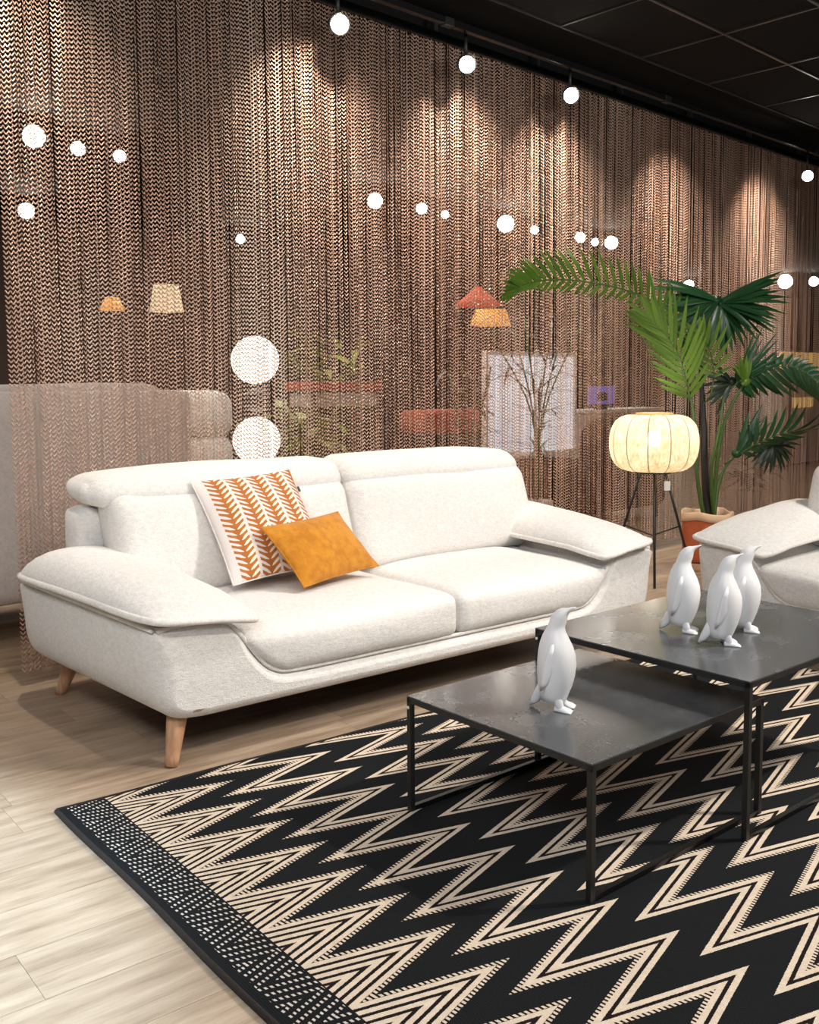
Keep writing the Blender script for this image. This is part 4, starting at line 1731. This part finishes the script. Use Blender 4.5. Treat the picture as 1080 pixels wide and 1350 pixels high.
V, F = soft_box((0, 0, 0.12), (1.18, 0.22, 1.02), 0.09, (20, 6, 12), (0, 0.03, 0), arch)
obj('backrest', V, F, M_DARKF, t, True)
V, F = soft_box((0.05, 0.2, 0.12), (1.13, 0.85, 0.45), 0.08, (12, 8, 6), (0, 0, 0.02))
obj('seat', V, F, M_DARKF, t, True)
for x in (-0.02, 1.02):
    V, F = soft_box((x, 0.1, 0.12), (x + 0.18, 0.82, 0.62), 0.07, (6, 8, 8))
    obj('armrest', V, F, M_DARKF, t, True)
for x in (0.08, 1.1):
    for y in (0.08, 0.75):
        V, F = tube([(x, y, 0.001), (x, y, 0.14)], 0.02, 8)
        obj('leg', V, F, M_BLACK, t, True)

# red and warm furniture
M_RED = fabric('red_upholstery', (0.50, 0.09, 0.04), (0.36, 0.06, 0.03), 90, 0.001)
t = thing('bench', 'low red upholstered bench behind the curtain left of the white screen', 'bench', bw(0.80, 2.15, 0), CUR_A)
V, F = soft_box((0, 0, 0.84), (0.75, 0.35, 1.05), 0.04, (12, 6, 4), (0, 0, 0.01))
obj('seat', V, F, M_RED, t, True)
for x in (0.05, 0.70):
    for y in (0.05, 0.30):
        V, F = tube([(x, y, 0.001), (x, y, 0.85)], 0.018, 8)
        obj('leg', V, F, M_BLACK, t, True)
M_BROWN = mat('walnut', (0.20, 0.12, 0.075), 0.6)
t = thing('console_table', 'console table with a red top behind the curtain over the right cushion', 'table', bw(-0.20, 2.5, 0), CUR_A)
box('top', 0, 0.80, 0, 0.4, 1.24, 1.32, M_RED, t, 0.006)
box('shelf', 0.02, 0.78, 0.02, 0.38, 1.10, 1.22, M_SHELF, t, 0.006)
for x in (0.02, 0.74):
    for y in (0.02, 0.34):
        box('leg', x, x + 0.04, y, y + 0.04, 0.001, 1.24, M_BROWN, t, 0.003)
t = thing('low_cabinet', 'long walnut cabinet behind the curtain under the white screen', 'cabinet', bw(0.75, 1.42, 0), CUR_A)
box('body', 0, 0.90, 0, 0.4, 0.05, 0.63, M_BROWN, t, 0.004)
box('top', -0.02, 0.92, -0.02, 0.42, 0.63, 0.66, M_SHELF, t, 0.004)
for k in range(2):
    d = box('door', 0.02 + k * 0.435, 0.435 + k * 0.435, -0.012, 0.002, 0.08, 0.61, M_BROWN, t, 0.004)
    box('handle', 0.20 + k * 0.435, 0.26 + k * 0.435, -0.024, -0.010, 0.52, 0.535, M_BLACK, d)
box('plinth', 0.03, 0.87, 0.03, 0.37, 0.0, 0.05, M_BLACK, t)
M_AMBERP = shade_glow('lit_amber_panel', (0.85, 0.50, 0.16), 0.55)
t = thing('wall_cabinet', 'amber-lit display cabinet behind the curtain at the far right', 'cabinet', bw(8.7, 2.6, 0), CUR_A)
box('body', 0, 1.9, 0.05, 0.4, 0.05, 1.42, M_SHELF, t, 0.004)
box('lit_panel', 0.05, 1.85, 0.1, 0.16, 1.42, 1.74, M_AMBERP, t, 0.004)
box('top', 0, 1.9, 0.05, 0.4, 1.74, 1.78, M_BROWN, t, 0.004)
box('lit_niche', 0.3, 0.9, 0.0, 0.06, 0.90, 1.05, M_AMBERP, t, 0.003)
box('plinth', 0.03, 1.87, 0.1, 0.37, 0.0, 0.05, M_BLACK, t)

# plants beyond the curtain
def bushy(label, u, v, hub_z, spread, count, m, hgt_pot=0.3, length=0.35, width=0.03, stems=5):
    t = thing('potted_plant', label, 'plant', bw(u, v, 0), CUR_A, 'plants behind the curtain')
    V, F = lathe([(0.10, 0.001), (0.13, hgt_pot), (0.115, hgt_pot), (0.11, hgt_pot - 0.04), (0.001, hgt_pot - 0.04)], 24)
    obj('pot', V, F[:-1], M_SHELF, t, True)
    for k in range(stems):
        a = 2 * math.pi * k / stems + 0.4
        top = Vector((spread * 0.55 * math.cos(a), spread * 0.55 * math.sin(a), hub_z + random.uniform(-0.1, 0.15)))
        pts = smooth_path([Vector((0, 0, hgt_pot - 0.04)), Vector((0.05 * math.cos(a), 0.05 * math.sin(a), (hub_z + hgt_pot) / 2)), top], 5)
        V, F = tube(pts, 0.007, 6)
        st = obj('stem', V, F, M_STEM, t, True)
        for q in range(count):
            f_ = 0.35 + 0.65 * q / (count - 1)
            i = min(len(pts) - 1, int(f_ * (len(pts) - 1)))
            b_ = random.uniform(0, 2 * math.pi)
            d = Vector((math.cos(b_), math.sin(b_), random.uniform(0.0, 0.9)))
            add_leaf(st, pts[i], d, (0, 0, 1), length * random.uniform(0.7, 1.1), width, random.uniform(0.2, 0.6), m, 'leaf')
    return t


bushy('yellow-green bushy plant behind the curtain right of the globe lamp', -0.95, 1.6, 1.0, 0.4, 16, M_LEAF_OLIVE, 0.35, 0.30, 0.10, 7)
bushy('tall olive plant behind the curtain over the right headrest', 0.9, 3.7, 1.7, 0.7, 18, M_LEAF_OLIVE, 0.35, 0.45, 0.09, 7)
bushy('dark slender plant behind the curtain left of the white screen', -0.05, 0.8, 1.40, 0.30, 14, M_LEAF_BLACK, 0.35, 0.20, 0.04, 4)
bushy('drooping palm behind the curtain over the white screen', 0.80, 0.85, 1.75, 0.65, 14, M_LEAF_BLACK, 0.35, 0.42, 0.028, 6)
bushy('low dark plant behind the curtain between palm pot and right sofa', 3.9, 0.65, 0.42, 0.4, 12, M_LEAF_BLACK, 0.2, 0.30, 0.05, 6)

print('faces in curtain', NCH, 'objects', len(bpy.data.objects))
